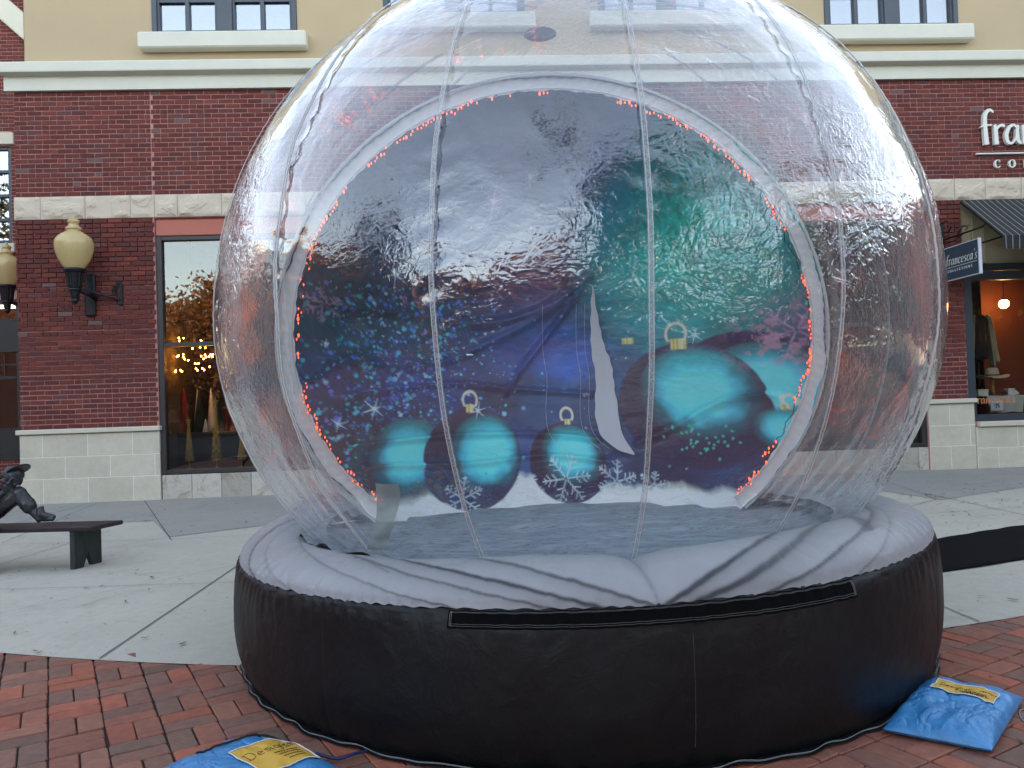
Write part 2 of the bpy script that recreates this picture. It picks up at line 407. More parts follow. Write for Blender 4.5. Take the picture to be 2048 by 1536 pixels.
# mortar wall behind the bricks
face_wall('mortar_wall', XL+.006, XR, 0, 5.765, W, [(h[0], h[1], 0 if h is not H3 else 0, h[3]) for h in holes[:2]]+[H3], M['mortar'], bld, .16)
mb = MB(); REV = (1.729, 2.35, 2.981)
bricks(mb, XL, XR, 1.035, 3.962, W, holes, REV, seed=1)
bricks(mb, XL, XR, 4.285, 5.765, W, [(-4.430, -4.426, 4.2, 5.8)], (), seed=2)
mb.build('brick_facing', M['brick'], bld)
mb = MB(); mb.box(XL, XL+.005, W+.03, W+9, 0, 5.765); mb.box(XL+.02, XR-.02, W+8.9, W+9, 0, 10.4); mb.box(XR-.1, XR, W+.2, W+8.9, 0, 10.4); mb.build('side_wall', M['mortar'], bld)
# rock faced stone band
mb = MB(); x = XL-.02; k = 0; wd_ = [.36, .61, .62, .33, .32, .61, .55, .62]
while x < XR:
    wd = wd_[k] if k < len(wd_) else rng.uniform(.45, .75); x2 = min(x+wd, XR); nx, nz = 26, 16; vs = []
    ph = rng.uniform(0, 100)
    for i in range(nx+1):
        for j in range(nz+1):
            u, v = i/nx, j/nz; px = x+.003+u*(x2-x-.006); pz = 3.965+v*.317
            e_ = min(u*(x2-x), (1-u)*(x2-x), v*.317, (1-v)*.317)
            h = mnoise.noise(Vector((px*3+ph, pz*5, ph)))*.5+.45*mnoise.hetero_terrain(Vector((px*4+ph, pz*6, 1)), 1, 2.1, 4, .3)
            st = math.floor(h*4)/4*.6+h*.4
            vs.append((px, W-.018-max(0, min(1, e_/.045))*max(0, .012+.045*st), pz))
    fs = [(i*(nz+1)+j, (i+1)*(nz+1)+j, (i+1)*(nz+1)+j+1, i*(nz+1)+j+1) for i in range(nx) for j in range(nz)]
    mb.add(vs, fs); mb.box(x+.003, x2-.003, W-.0175, W+.05, 3.965, 4.282); x = x2; k += 1
mb.build('stone_band', M['rock'], bld)
# cornice
mb = MB()
for (x0, x1) in ((XL-.2, XR+.1),):
    prof = [(.0, 5.765), (-.06, 5.765), (-.06, 5.93), (-.05, 5.945), (-.05, 5.965), (-.165, 5.985), (-.17, 6.0), (-.17, 6.118), (-.15, 6.135), (.12, 6.15)]
    vs = [(x0 + (0 if z > 5.97 else .1), W+y, z) for y, z in prof]+[(x1, W+y, z) for y, z in prof]; n = len(prof)
    mb.add(vs, [(i, i+n, i+n+1, i+1) for i in range(n-1)]); mb.add(vs[:n], [tuple(range(n))[::-1]])
    # return along the left side
    mb.box(XL-.2, XL-.002, W+.121, W+9, 5.985, 6.14)
mb.build('cornice', M['cast'], bld)
# stucco storey with its windows
UW = [(-4.42, -2.37, 6.59, 8.3), (-1.134, .92, 6.83, 8.5), (5.38, 7.43, 6.59, 8.3), (2.0, 4.05, 6.83, 8.5), (9.4, 11.45, 6.59, 8.3)]
face_wall('stucco_wall', XL+.1, XR, 6.13, 10.4, W+.1, UW, M['stucco'], bld, .16)
mb = MB(); mb.box(XL+.1, XL+.105, W+.1, W+9, 6.14, 10.4); mb.box(XL+.1, XR, W+.12, W+9, 10.4, 10.5); mb.build('roof', M['stucco'], bld)
def upper_window(h):
    x0, x1, z0, z1 = h; Y = W+.06
    fr = MB(); fr.cbox(x0+.003, x1-.003, Y+.02, Y+.14, z0+.003, z0+.055, .006)
    for a, b in ((x0+.003, x0+.075), (x1-.075, x1-.003), ((x0+x1)/2-.11, (x0+x1)/2+.11)): fr.cbox(a, b, Y+.021, Y+.141, z0+.056, z1-.003, .006)
    for s0, s1 in ((x0+.075, (x0+x1)/2-.11), ((x0+x1)/2+.11, x1-.075)):
        m_ = (s0+s1)/2; fr.box(s0, s0+.03, Y+.05, Y+.13, z0+.056, z1); fr.box(s1-.03, s1, Y+.05, Y+.13, z0+.056, z1)
        fr.box(s0+.031, s1-.031, Y+.05, Y+.13, z0+.056, z0+.082)
        fr.box(m_-.028, m_+.028, Y+.05, Y+.12, z0+.083, z1)
        for zz in (.49, .9, 1.31): fr.box(s0+.031, m_-.029, Y+.055, Y+.12, z0+zz, z0+zz+.045); fr.box(m_+.029, s1-.031, Y+.055, Y+.12, z0+zz, z0+zz+.045)
    f = fr.build('window', M['dark'], bld)
    pn = MB(); pn.box(x0+.05, x1-.05, Y+.1, Y+.106, z0+.03, z1-.05); pn.build('pane', M['upglass'], f)
    bl = MB(); bl.box(x0+.05, x1-.05, Y+.32, Y+.34, z0, z1)
    bl.build('window_blind', simple('blind', lin((190, 196, 205)), .8), f)
    sl = MB(); sl.cbox(x0-.15, x1+.15, W-.06, W+.24, z0-.235, z0-.001, .02); sl.build('window_sill', M['cast'], bld)
for h in UW: upper_window(h)
# base courses
mb = MB()
def base_blocks(x0, x1, z1, y, rows, seed):
    r = np.random.default_rng(seed); zs = np.linspace(0, z1, rows+1)
    zs = [0, .02+z1/3*.0+.33, .65, z1] if rows == 3 else list(np.linspace(0, z1, rows+1)); zs[0] = -.03
    for i in range(rows):
        x = x0-(.0 if i % 2 else .3)
        while x < x1-.01:
            a, b = max(x, x0), min(x+.61, x1); x += .61
            if b-a < .03: continue
            mb.col = tuple(lin((204, 198, 180))*r.uniform(.94, 1.04))+(1,)
            mb.cbox(a+.004, b-.004, y, y+.05, zs[i]+.004, zs[i+1]-.004, .003)
mb = None
for x0_, x1_, z1_, y_, rows_, sd_ in ((XL, -4.40, .965, W-.028, 3, 1), (6.64, 7.33, .965, W-.028, 3, 2), (-1.09, 3.19, .965, W-.028, 3, 3), (7.34, XR, .61, W-.05, 2, 5)):
    mb = MB(); base_blocks(x0_, x1_, z1_, y_, rows_, sd_); bb_ = mb.build('base_blocks', M['basest'], bld)
    mb = MB(); mb.box(x0_+.003, x1_-.003, y_+.004, W-.004, -.03, z1_-.005); mb.build('base_mortar', M['joint'], bb_)
for a, b, z in ((XL-.035, -4.38, .97), (6.6, 7.36, .97), (-1.09, 3.19, .97)): mb = MB(); mb.cbox(a, b, W-.07, W+.03, z, z+.066, .01); mb.build('base_cap', M['capst'], bld)
for k in range(6): mb = MB(); mb.cbox(7.37+k*1.0, 8.365+k*1.0, W-.09, W+.12, .612, .688, .01); mb.build('base_cap', M['capst'], bld)
# marble tiles below the display windows
s = NT('marble_tile'); a = s.n('Attribute', attribute_name='Col'); n = s.noise(2.2, 8, .65, 2.0); n2 = s.noise(5, 6, .6, 3.0)
c = s.ramp(n, [(.3, L(176, 170, 158)), (.5, L(196, 192, 182)), (.62, L(170, 158, 142)), (.75, L(150, 148, 142))])
c = s.mix(1., c.outputs[0], a.outputs['Color'], 'MULTIPLY'); c = s.mix(s.ramp(n2, [(.58, (0, 0, 0)), (.66, (.4,)*3), (.72, (0, 0, 0))]).outputs[0], c, L(120, 100, 84))
s.bsdf(color=c, rough=.45, normal=s.bump(n2, .2, .003)); M['marble'] = s.m
for x0, x1 in ((-4.395, -1.1), (3.2, 6.635)):
    x = x0; k = 0; mb = MB()
    while x < x1-.05:
        wd = min(.41, x1-x); g = [1.0, 1.05, .78, 1.02, .9][k % 5]; mb.col = (g, g*.99, g*.97, 1)
        mb.cbox(x+.003, x+wd-.003, W+.012, W+.05, -.03, .34, .003); x += wd; k += 1
    mb.build('marble_base', M['marble'], bld)
# display windows
def rails(mb, x0, x1, z0, z1, y0, y1, w, vs=(), hs=()):
    mb.cbox(x0, x0+w, y0, y1, z0, z1, .005); mb.cbox(x1-w, x1, y0, y1, z0, z1, .005)
    mb.cbox(x0+w, x1-w, y0+.001, y1, z0, z0+w*.8, .005); mb.cbox(x0+w, x1-w, y0+.001, y1, z1-w*.8, z1, .005)
    for v in vs: mb.cbox(v-.03, v+.03, y0+.002, y1, z0+w*.8, z1-w*.8, .004)
    for h in hs: mb.cbox(x0+w, x1-w, y0+.004, y1-.004, h-.028, h+.028, .004)
for (x0, x1, zt) in ((-4.405, -1.105, 3.70), (3.205, 6.625, 3.70)):
    mb = MB(); rails(mb, x0, x1, .347, zt, W+.02, W+.13, .075, vs=((x0+x1)/2,), hs=(2.17,)); fr = mb.build('display_window', M['storefr'], bld)
    mb = MB()
    for u, v in ((.39, 2.14), (2.2, 3.65)): mb.box(x0+.05, x1-.05, W+.075, W+.081, u, v)
    mb.build('pane', M['glass'], fr)
    mb = MB(); mb.cbox(x0, x1, W+.015, W+.12, 3.705, 3.93, .01); mb.box(x0, x1, W+.04, W+.12, 3.931, 3.956); mb.build('lintel_panel', M['salmon'], bld)
    mb = MB(); Z0 = .38
    mb.box(x0-.1, x1+.1, W+.16, W+2.6, Z0-.03, Z0); mb.box(x0-.1, x1+.1, W+2.55, W+2.6, Z0, 3.9); mb.box(x0-.12, x0-.08, W+.16, W+2.55, Z0, 3.9); mb.box(x1+.08, x1+.12, W+.16, W+2.55, Z0, 3.9); mb.box(x0-.1, x1+.1, W+.16, W+2.6, 3.9, 3.93)
    mb.build('shop_interior', M['interior'], bld)
# right shop: slate frame, orange lit interior, beige transom panel
x0, x1 = 7.265, 13.195
mb = MB(); rails(mb, x0, x1, .692, 3.02, W+.0, W+.13, .12, vs=(9.6, 11.4)); mb.cbox(x0+.12, x1-.12, W+.01, W+.14, 2.78, 2.91, .005); fr = mb.build('display_window', M['storefr2'], bld)
mb = MB(); mb.box(x0+.1, x1-.1, W+.07, W+.076, .75, 2.8)
s = NT('warm_store_glass'); fz = s.fresnel(1.38); tr = s.n('BsdfTransparent', {'Color': (.85, .85, .83, 1)}); gl = s.n('BsdfGlossy', {'Color': (1, 1, 1, 1), 'Roughness': .01}); mx = s.n('MixShader', {0: fz, 1: tr, 2: gl}); s.t.links.new(mx.outputs[0], s.out.inputs[0]); M['glass2'] = s.m
mb.build('pane', M['glass2'], fr)
mb = MB(); mb.box(x0+.0, x1, W+.05, W+.1, 3.025, 3.95)
for zz in (3.3, 3.6): mb.cbox(x0+.02, x1, W+.03, W+.05, zz, zz+.02, .003)
for xx in (7.45, 7.62, 9.0, 10.4): mb.cbox(xx, xx+.03, W+.032, W+.05, 3.04, 3.93, .003)
mb.build('transom_panel', simple('transom_beige', lin((176, 164, 134)), .7, var=.05, sc=2), bld)
mb = MB(); mb.box(x0-.05, x1, W+.16, W+3.2, .70, .72); mb.box(x0-.09, x0-.05, W+.16, W+3.15, .72, 3.0); mb.box(x1, x1+.04, W+.16, W+3.15, .72, 3.0); mb.box(x0-.05, x1, W+.16, W+3.2, 3.0, 3.02)
mb.build('shop_interior', M['interior'], bld)
mb = MB(); mb.box(8.65, x1, W+1.7, W+1.75, .721, 2.99); mb.box(x0-.04, 8.64, W+3.1, W+3.14, .721, 2.99); mb.build('interior_partition', M['orangewall'], bld)
# ================================================================== BUILDING BEHIND, LEFT
b2 = empty('brick_building', (-9, 14.3, 0), 'red brick building with a pale raking cornice, set back at the far left edge', 'building')
Y2 = 14.3
face_wall('mortar_wall', -20, -6.0, 0, 9.5, Y2, [(-9.4, -8.05, 4.3, 6.02), (-9.6, -7.9, .46, 3.3)], M['mortar'], b2, .16)
mb = MB(); bricks(mb, -13, -6.2, 3.45, 9.4, Y2, [(-9.4, -8.05, 4.1, 6.3)], (), seed=4); bricks(mb, -13, -6.2, .0, 3.45, Y2, [(-9.65, -7.85, .47, 3.4)], (), seed=6); mb.build('brick_facing', M['brick'], b2)
mb = MB(); T = Matrix.Translation((-7.9, Y2-.16, 8.03)) @ Matrix.Rotation(R_(43), 4, 'Y'); mb.cbox(-6, 1.2, 0, .2, -.0, .36, .02, T)
mb.build('raking_cornice', M['cast'], b2)
mb = MB(); mb.cbox(-9.5, -7.97, Y2-.06, Y2+.1, 6.04, 6.25, .01); mb.build('window_lintel', M['capst'], b2)
mb = MB(); mb.cbox(-9.5, -7.97, Y2-.1, Y2+.1, 4.12, 4.28, .01); mb.build('window_sill', M['capst'], b2)
mb = MB(); rails(mb, -9.39, -8.06, 4.31, 6.01, Y2+.03, Y2+.12, .06, vs=(-8.5, -8.95), hs=(4.72, 5.15, 5.58)); f2 = mb.build('window', M['dark'], b2)
mb = MB(); mb.box(-9.35, -8.1, Y2+.08, Y2+.085, 4.35, 5.97); mb.build('pane', M['upglass'], f2)
mb = MB(); mb.box(-9.35, -8.1, Y2+.4, Y2+.42, 4.3, 6); mb.build('window_blind', M['interior'], f2)
mb = MB(); rails(mb, -9.59, -7.92, .47, 3.29, Y2-.02, Y2+.1, .09, vs=(-8.75,), hs=(2.93, 1.92)); mb.box(-9.5, -8.0, Y2-.01, Y2+.05, .55, 1.03); mb.box(-9.58, -7.93, Y2-.05, Y2+.02, 2.37, 2.9); mb.box(-9.5, -8., Y2+.03, Y2+.05, 2.14, 2.165); mb.box(-8.26, -8.235, Y2+.028, Y2+.05, 1.95, 2.36); f3 = mb.build('shop_door', M['storefr'], b2)
mb = MB(); mb.box(-9.5, -8.0, Y2+.055, Y2+.06, .99, 3.2); mb.build('pane', M['glass'], f3)
mb = MB(); mb.box(-9.9, -7.6, Y2+1.2, Y2+1.25, 0, 3.3); mb.build('shop_interior', M['interior'], b2)

for sx, lab in ((-1, 'unseen plain brick building added on the left, blocking sky glow from the dome edge'), (1, 'unseen plain brick building added on the right, blocking sky glow from the dome edge')):
    X0, X1 = (-33, -21) if sx < 0 else (22, 34); sb = empty('added_side_building', ((X0+X1)/2, 2, 0), lab, 'building')  # unseen blocks, added to keep sunset glow out of the dome's edge reflections
    mb = MB(); mb.box(X0, X1, -14, 18, -.3, 8.2); mb.build('wall', simple('side_brick', lin((112, 66, 58)), .9, var=.2, sc=1.5), sb)
    mb = MB(); mb.box(X0-.2, X1+.2, -14.2, 18.2, 8.21, 8.6); mb.build('cornice', M['cast'], sb)
    xf = X1 if sx < 0 else X0
    for k in range(6):
        for z in (.7, 5.0): mb = MB(); mb.box(xf-.05, xf+.05, -12+k*4.6, -9.4+k*4.6, z, z+2.3); mb.build('window', M['storefr'], sb)
# ================================================================== FITTINGS ON THE FACADE
def wall_lamp(loc, label, full=True):
    x, y, z = loc  # centre of globe base
    t = empty('wall_lamp', (x, y, z), label, 'wall lamp', 'wall lamps with pale acorn globes')
    g = MB(); prof = [(.115, 0), (.15, .05), (.19, .12), (.225, .21), (.24, .30), (.235, .37), (.20, .43), (.14, .475), (.10, .50), (.085, .515), (.10, .53), (.10, .55), (.075, .57), (.06, .60), (.075, .63), (.07, .655), (.04, .675), (.022, .70), (.012, .72), (.0005, .725)]
    pr = [tuple(q) for q in crom(prof, 4)]
    g.lathe([(max(a, .0004), b) for a, b in pr], (x, y, z), 40); g.build('globe', M['lampglass'], t, True)
    b = MB(); b.lathe([(.0005, -.001), (.13, -.0005), (.135, -.02), (.125, -.045), (.11, -.06), (.10, -.12), (.085, -.24), (.075, -.27), (.08, -.285), (.06, -.31), (.05, -.38), (.04, -.41), (.045, -.43), (.02, -.47), (.0005, -.49)], (x, y, z), 40, flute=lambda a, zz: .06*math.cos(a*14) if -.25 < zz < -.05 else 0)
    b.build('lamp_holder', M['black'], t, False)
    a = MB(); xp = x-.13+.2
    pts = crom([(x+.02, y+.02, z-.27), (x+.12, y+.15, z-.33), (xp+.02, y+.35, z-.34), (xp+.03, W-.05, z-.33)], 5)
    a.tube(pts, .035, 10); a.build('arm', M['black'], t, True)
    p = MB(); X = x-.05
    p.cbox(X, X+.14, W-.075, W-.01, z-.60, z+.0, .02); p.build('back_plate', M['black'], t)
    r = MB(); pts = [(x+.08, y+.2, z-.31)]
    A = Vector((x+.10, y+.22, z-.28)); Bv = Vector((x+.42, W-.05, z-.38))
    r.tube([A.lerp(Bv, k/20) for k in range(21)], [.016+.004*math.cos(k*2.2) for k in range(21)], 8)
    r.tube([A+Vector((.2, .1, .02)), Bv+Vector((.0, 0, .18))], .004, 6); r.build('stay_bar', M['black'], t, True)
    q = MB(); q.cbox(x+.385, x+.455, W-.05, W-.008, z-.45, z-.12, .01)
    q.tube(crom([(x+.42, W-.06, z-.15), (x+.36, W-.07, z-.2), (x+.35, W-.07, z-.27), (x+.39, W-.07, z-.33)], 5), [.006+.014*math.sin(math.pi*i/15) for i in range(16)], 8); q.build('stay_plate', M['black'], t)
    return t
wall_lamp((-5.31, 10.86, 3.19), 'acorn globe wall lamp on black bracket, whole on the brick pier left of the window')
lb = empty('wall_lamp', (-7.76, 13.6, 3.44), 'pale acorn globe wall lamp partly hidden behind the corner, at the far left edge', 'wall lamp', 'wall lamps with pale acorn globes')
src = [o for o in bpy.data.objects if o.name == 'wall_lamp'][0]
for ch in list(src.children):
    if ch.name.startswith(('globe', 'lamp_holder', 'arm')):
        c = ch.copy(); COL.objects.link(c); c.parent = lb; c.matrix_parent_inverse = ch.matrix_parent_inverse.copy()
mb = MB(); mb.cbox(-7.86, -7.66, 14.05, 14.29, 2.9, 3.5, .02); mb.build('back_plate', M['black'], lb)
# ---- stroke lettering
GL = {'f': ([[(.0, .90, .05), (.18, .99, .09), (.62, 1.02, .07)], [(.72, 1.66, .05), (.60, 1.78, .13), (.42, 1.76, .17), (.27, 1.5, .20), (.25, 1.0, .21), (.27, .5, .22), (.30, .0, .24)]], .68),
 'r': ([[(.06, 1.02, .12), (.12, .9, .2), (.13, .5, .21), (.15, .0, .23)], [(.16, .72, .06), (.3, .93, .12), (.48, 1.0, .15), (.62, .92, .1)]], .60),
 'a': ([[(.66, .86, .1), (.5, 1.0, .13), (.26, .88, .17), (.09, .5, .2), (.16, .12, .17), (.36, .05, .11), (.56, .26, .09), (.66, .6, .08)], [(.72, 1.0, .12), (.68, .6, .19), (.70, .2, .19), (.86, .02, .1)]], .92),
 'n': ([[(.08, 1.0, .14), (.13, .5, .2), (.14, .0, .22)], [(.16, .68, .07), (.32, .94, .13), (.52, .96, .17), (.62, .7, .2), (.63, .0, .22)]], .84),
 'c': ([[(.64, .82, .14), (.48, .98, .13), (.22, .84, .18), (.1, .46, .21), (.22, .12, .17), (.44, .04, .13), (.64, .18, .08)]], .70),
 'e': ([[(.12, .5, .08), (.6, .58, .09), (.58, .84, .12), (.42, .98, .13), (.2, .82, .18), (.1, .46, .21), (.22, .12, .17), (.46, .04, .13), (.66, .2, .08)]], .74),
 's': ([[(.52, .86, .12), (.38, .98, .12), (.16, .86, .15), (.22, .62, .18), (.42, .42, .18), (.46, .16, .15), (.28, .03, .12), (.06, .12, .1)]], .60),
 "'": ([[(.14, 1.7, .14), (.08, 1.35, .05)]], .22),
 'C': ([[(.70, .72, .06), (.62, .92, .07), (.4, 1.0, .07), (.14, .8, .15), (.06, .5, .18), (.14, .18, .15), (.4, .0, .07), (.62, .08, .07), (.72, .25, .05)], [(.68, 1.0, .04), (.69, .7, .05)]], .8),
 'O': ([[(.42, 1.0, .07), (.14, .82, .14), (.06, .5, .18), (.14, .18, .14), (.42, .0, .07), (.7, .18, .14), (.78, .5, .18), (.7, .82, .14), (.42, 1.0, .07)]], .86),
 'L': ([[(.2, 1, .16), (.2, 0, .16)], [(.04, .97, .06), (.36, .97, .06)], [(.04, .03, .07), (.6, .03, .07), (.66, .26, .05)]], .7),
 'E': ([[(.2, 1, .16), (.2, 0, .16)], [(.04, .97, .07), (.6, .97, .07), (.62, .78, .05)], [(.2, .5, .06), (.5, .5, .07)], [(.04, .03, .07), (.62, .03, .07), (.66, .24, .05)]], .7),
 'T': ([[(.38, .95, .16), (.38, 0, .16)], [(.04, .76, .05), (.05, .97, .07), (.71, .97, .07), (.72, .76, .05)], [(.24, .03, .06), (.52, .03, .06)]], .76),
 'I': ([[(.2, 1, .16), (.2, 0, .16)], [(.04, .97, .06), (.36, .97, .06)], [(.04, .03, .06), (.36, .03, .06)]], .4),
 'N': ([[(.14, 1, .07), (.14, 0, .07)], [(.12, .98, .16), (.72, .02, .16)], [(.72, 1, .07), (.72, 0, .07)]], .86),
 'S': ([[(.56, .78, .06), (.5, .96, .07), (.3, 1.0, .08), (.1, .84, .14), (.16, .62, .17), (.5, .38, .17), (.56, .16, .14), (.32, .0, .08), (.1, .06, .06), (.05, .26, .05)]], .64),
 '3': ([[(.08, .85, .14), (.3, 1.0, .14), (.52, .8, .16), (.3, .54, .12), (.55, .3, .16), (.3, .0, .14), (.06, .14, .14)]], .64), '5': ([[(.55, .97, .14), (.16, .97, .14), (.12, .58, .14), (.4, .62, .14), (.55, .32, .16), (.32, .01, .14), (.06, .1, .13)]], .64),
 '$': ([[(.4, .82, .1), (.22, .95, .1), (.08, .75, .12), (.4, .35, .12), (.3, .08, .1), (.06, .18, .1)], [(.24, 1.1, .06), (.24, -.1, .06)]], .5)}
def letters(mb, text, origin, right, up, out, xh, depth, track=0., slant=0., wmul=1., smooth=6):
    o = Vector(origin); right = Vector(right); up = Vector(up); out = Vector(out); x = 0; lay = 0
    for ch in text:
        if ch == ' ': x += .5+track; continue
        strokes, adv = GL[ch]
        for st in strokes:
            P = crom(st, smooth) if len(st) > 2 and (ch.islower() or ch in 'COS35$') else [np.array(p, float) for p in st]
            lay += 1; dd = depth+(lay % 5)*.0004
            Lp, Rp = [], []
            for i, p in enumerate(P):
                t = P[min(i+1, len(P)-1)][:2]-P[max(i-1, 0)][:2]; t = t/max(np.linalg.norm(t), 1e-9); n = np.array([-t[1], t[0]])*p[2]*wmul/2
                Lp.append(p[:2]+n); Rp.append(p[:2]-n)
            vs = []
            for dz in (dd, 0):
                for q in Lp+Rp: vs.append(o+right*((x+q[0]+slant*q[1])*xh)+up*(q[1]*xh)+out*dz)
            n = len(P); fs = []
            for i in range(n-1):
                fs += [(n+i, n+i+1, i+1, i), (i, i+1, 2*n+i+1, 2*n+i), (n+i+1, n+i, 3*n+i, 3*n+i+1)]
            fs += [(0, 2*n, 3*n, n), (n-1, 2*n-1, 4*n-1, 3*n-1)]
            mb.add(vs, fs)
        x += adv+track
    return x*xh
M['signw'] = simple('sign_white', lin((226, 226, 216)), .4, var=.02)
sg = empty('shop_sign', (9, W, 4.6), "raised white shop lettering reading francesca's COLLECTIONS on the brick wall", 'sign')
x_ = 7.585
for ch in "francesca's": mb = MB(); x_ += letters(mb, ch, (x_, W-.02, 4.765), (1, 0, 0), (0, 0, 1), (0, -1, 0), .285, .055, .0); mb.build('letter', M['signw'], sg)
mb = MB(); mb.cbox(7.52, 10.6, W-.05, W-.012, 4.628, 4.65, .004); mb.build('underline', M['signw'], sg)
x_ = 7.79
for ch in 'COLLECTIONS': mb = MB(); x_ += letters(mb, ch, (x_, W-.02, 4.425), (1, 0, 0), (0, 0, 1), (0, -1, 0), .115, .035, 1.1, wmul=1.25); mb.build('letter', M['signw'], sg)
# ---- hanging sign
hs = empty('hanging_sign', (6.95, W, 3.0), "dark projecting sign board with white edge reading francesca's, on a scrolled iron bracket", 'sign')
XS = 6.93; ya, yb, za, zb = 10.38, 11.2, 2.74, 3.225
mb = MB(); mb.cbox(XS-.012, XS+.012, ya+.012, yb, za+.012, zb-.012, .002); mb.build('sign_board', simple('sign_slate', lin((52, 66, 82)), .55, var=.03), hs)
mb = MB()
for a in ((XS-.02, XS+.02, ya-.012, ya+.012, za-.002, zb+.002), (XS-.018, XS+.018, ya+.012, yb, zb-.012, zb), (XS-.018, XS+.018, ya+.012, yb, za, za+.012)): mb.cbox(*a, .002)
mb.build('sign_frame', simple('sign_edge', lin((205, 208, 215)), .5, var=.02), hs)
mb = MB(); ln = 5.9*.095
letters(mb, "francesca's", (XS-.0121, yb-.06, 2.96), (0, -1, .0), (0, 0, 1), (-1, 0, 0), .083, .002, .1, .22, .75)
mb.box(XS-.014, XS-.0125, ya+.05, yb-.05, 2.925, 2.931)
letters(mb, 'COLLECTIONS', (XS-.0121, yb-.1, 2.86), (0, -1, 0), (0, 0, 1), (-1, 0, 0), .036, .002, .75, 0, 1.1); mb.build('lettering', M['signw'], hs)
mb = MB(); mb.cbox(XS-.05, XS+.05, W-.05, W-.008, 3.12, 3.62, .01); mb.tube([(XS, W-.04, 3.36), (XS, 10.3, 3.36)], .013, 8)
mb.tube([(XS, W-.04, 3.30), (XS, 10.9, 3.30), (XS, 10.75, 3.345)], .008, 8)
mb.tube(crom([(XS, W-.04, 3.6), (XS, 11.1, 3.62), (XS, 11.0, 3.52), (XS, 11.08, 3.45), (XS, 11.12, 3.52)], 5), .009, 6)
mb.tube(crom([(XS, 10.85, 3.37), (XS, 10.72, 3.46), (XS, 10.62, 3.42), (XS, 10.68, 3.39)], 5), .008, 6)
mb.tube(crom([(XS, 10.3, 3.36), (XS, 10.22, 3.40), (XS, 10.27, 3.44)], 5), .009, 6)
for yy in (10.55, 11.05): mb.tube([(XS, yy, 3.225), (XS, yy, 3.36)], .004, 6)
mb.build('bracket', M['black'], hs)
# ---- awning
aw = empty('awning', (9, W, 3.6), 'black awning with thin pale stripes over the right shop window', 'awning')
s = NT('awning_cloth'); x = s.n('SeparateXYZ', {0: s.coord().outputs[0]}); fr = s.math('FRACT', s.math('MULTIPLY', x.outputs[0], 1/.098))
dd = s.math('ABSOLUTE', s.math('SUBTRACT', fr, .5)); lt = s.math('LESS_THAN', dd, .055)
n = s.noise(20, 3); c = s.mix(lt.outputs[0], L(38, 40, 41), L(140, 140, 134)); s.bsdf(color=c, rough=.85, normal=s.bump(n, .2, .004)); M['awn'] = s.m
A0, A1 = 7.255, 13.3; nx = 60; P = np.zeros((nx, 9, 3))
for i in range(nx):
    x = A0+(A1-A0)*i/(nx-1); sag = .012*math.sin((x-A0)*2.1*math.pi/1.5)
    for j in range(9):
        t = j/8; P[i, j] = (x, W-.03-t*.88, 3.955-t*.70-sag*math.sin(math.pi*t))
mb_o = grid_mesh('canopy', P, M['awn'], aw, flip=True)
P = np.zeros((nx, 4, 3))
for i in range(nx):
    x = A0+(A1-A0)*i/(nx-1)
    for j in range(4): P[i, j] = (x, W-.912-.004*math.sin(x*9)*j, 3.253-j*.062+(.006*math.sin(x*32) if j == 3 else 0))
grid_mesh('valance', P, M['awn'], aw, flip=True)
mb = MB()
for x in (A0+.01, 10.2, A1-.01):
    mb.tube([(x, W-.01, 3.93), (x, W-.89, 3.25)], .012, 8); mb.tube([(x, W-.01, 3.24), (x, W-.89, 3.24)], .012, 8)
mb.tube([(A0, W-.895, 3.245), (A1, W-.895, 3.245)], .012, 8); mb.build('awning_frame', M['black'], aw)
# ================================================================== SHOP DISPLAYS
M['tinsel'] = simple('gold_tinsel', lin((196, 152, 70)), .35, .6, var=.35, sc=60, bump=.6)
def gold_tree(x, y, z0, h, r, label):
    t = empty('tinsel_tree', (x, y, z0), label, 'ornamental tree', 'gold tinsel trees in the left display window')
    c = MB(); n = int(h/.045)
    for i in range(n):
        zz = z0+.12+(h-.16)*i/n; rr = r*(1-.75*i/n)
        c.lathe([(rr*.45, .05), (rr*1.05, 0), (rr*.5, .012)], (x, y, zz), 14, flute=lambda a, q, i=i: .22*math.sin(a*7+i*1.7))
    c.build('tinsel', M['tinsel'], t)
    p = MB(); p.tube([(x, y, z0), (x, y, z0+.14)], .008, 8); p.lathe([(.04, 0), (.04, .012), (.0005, .014)], (x, y, z0), 14); p.build('pole', M['tinsel'], t)
    s_ = MB(); vs = []
    for d_ in (-.006, .006):
        for k in range(10):
            a = math.pi/2+k*math.pi/5; rr = .055 if k % 2 == 0 else .022; vs.append((x+rr*math.cos(a), y+d_, z0+h+rr*math.sin(a)))
    s_.add(vs, [tuple(range(10)), tuple(range(19, 9, -1))]+[(k, k+10, (k+1) % 10+10, (k+1) % 10) for k in range(10)]); s_.build('star', M['tinsel'], t)
gold_tree(-4.17, 11.75, .385, .70, .062, 'shorter gold tinsel tree at the left of the left display window')
gold_tree(-3.78, 11.75, .385, .97, .066, 'tallest gold tinsel tree, standing in the middle of the left display window')
gold_tree(-3.42, 11.75, .385, .45, .06, 'small gold tinsel tree seen low through the edge of the clear dome')
mt = empty('display_table', (-3.9, 12.4, .38), 'dark display table behind the gold trees in the left window', 'table')
mb = MB(); mb.cbox(-4.55, -3.1, 12.15, 12.75, .86, .90, .006); mb.build('table_top', M['storefr'], mt)
for x in (-4.5, -3.15):
    for y in (12.2, 12.7): mb = MB(); mb.cbox(x-.03, x+.03, y-.03, y+.03, .38, .859, .004); mb.build('leg', M['storefr'], mt)
mb = MB(); mb.cbox(-4.48, -3.17, 12.17, 12.2, .45, .82, .004); mb.build('front_panel', M['storefr'], mt)
names = {'dark red': (110, 26, 34), 'white': (200, 196, 186), 'dark green': (30, 48, 40)}
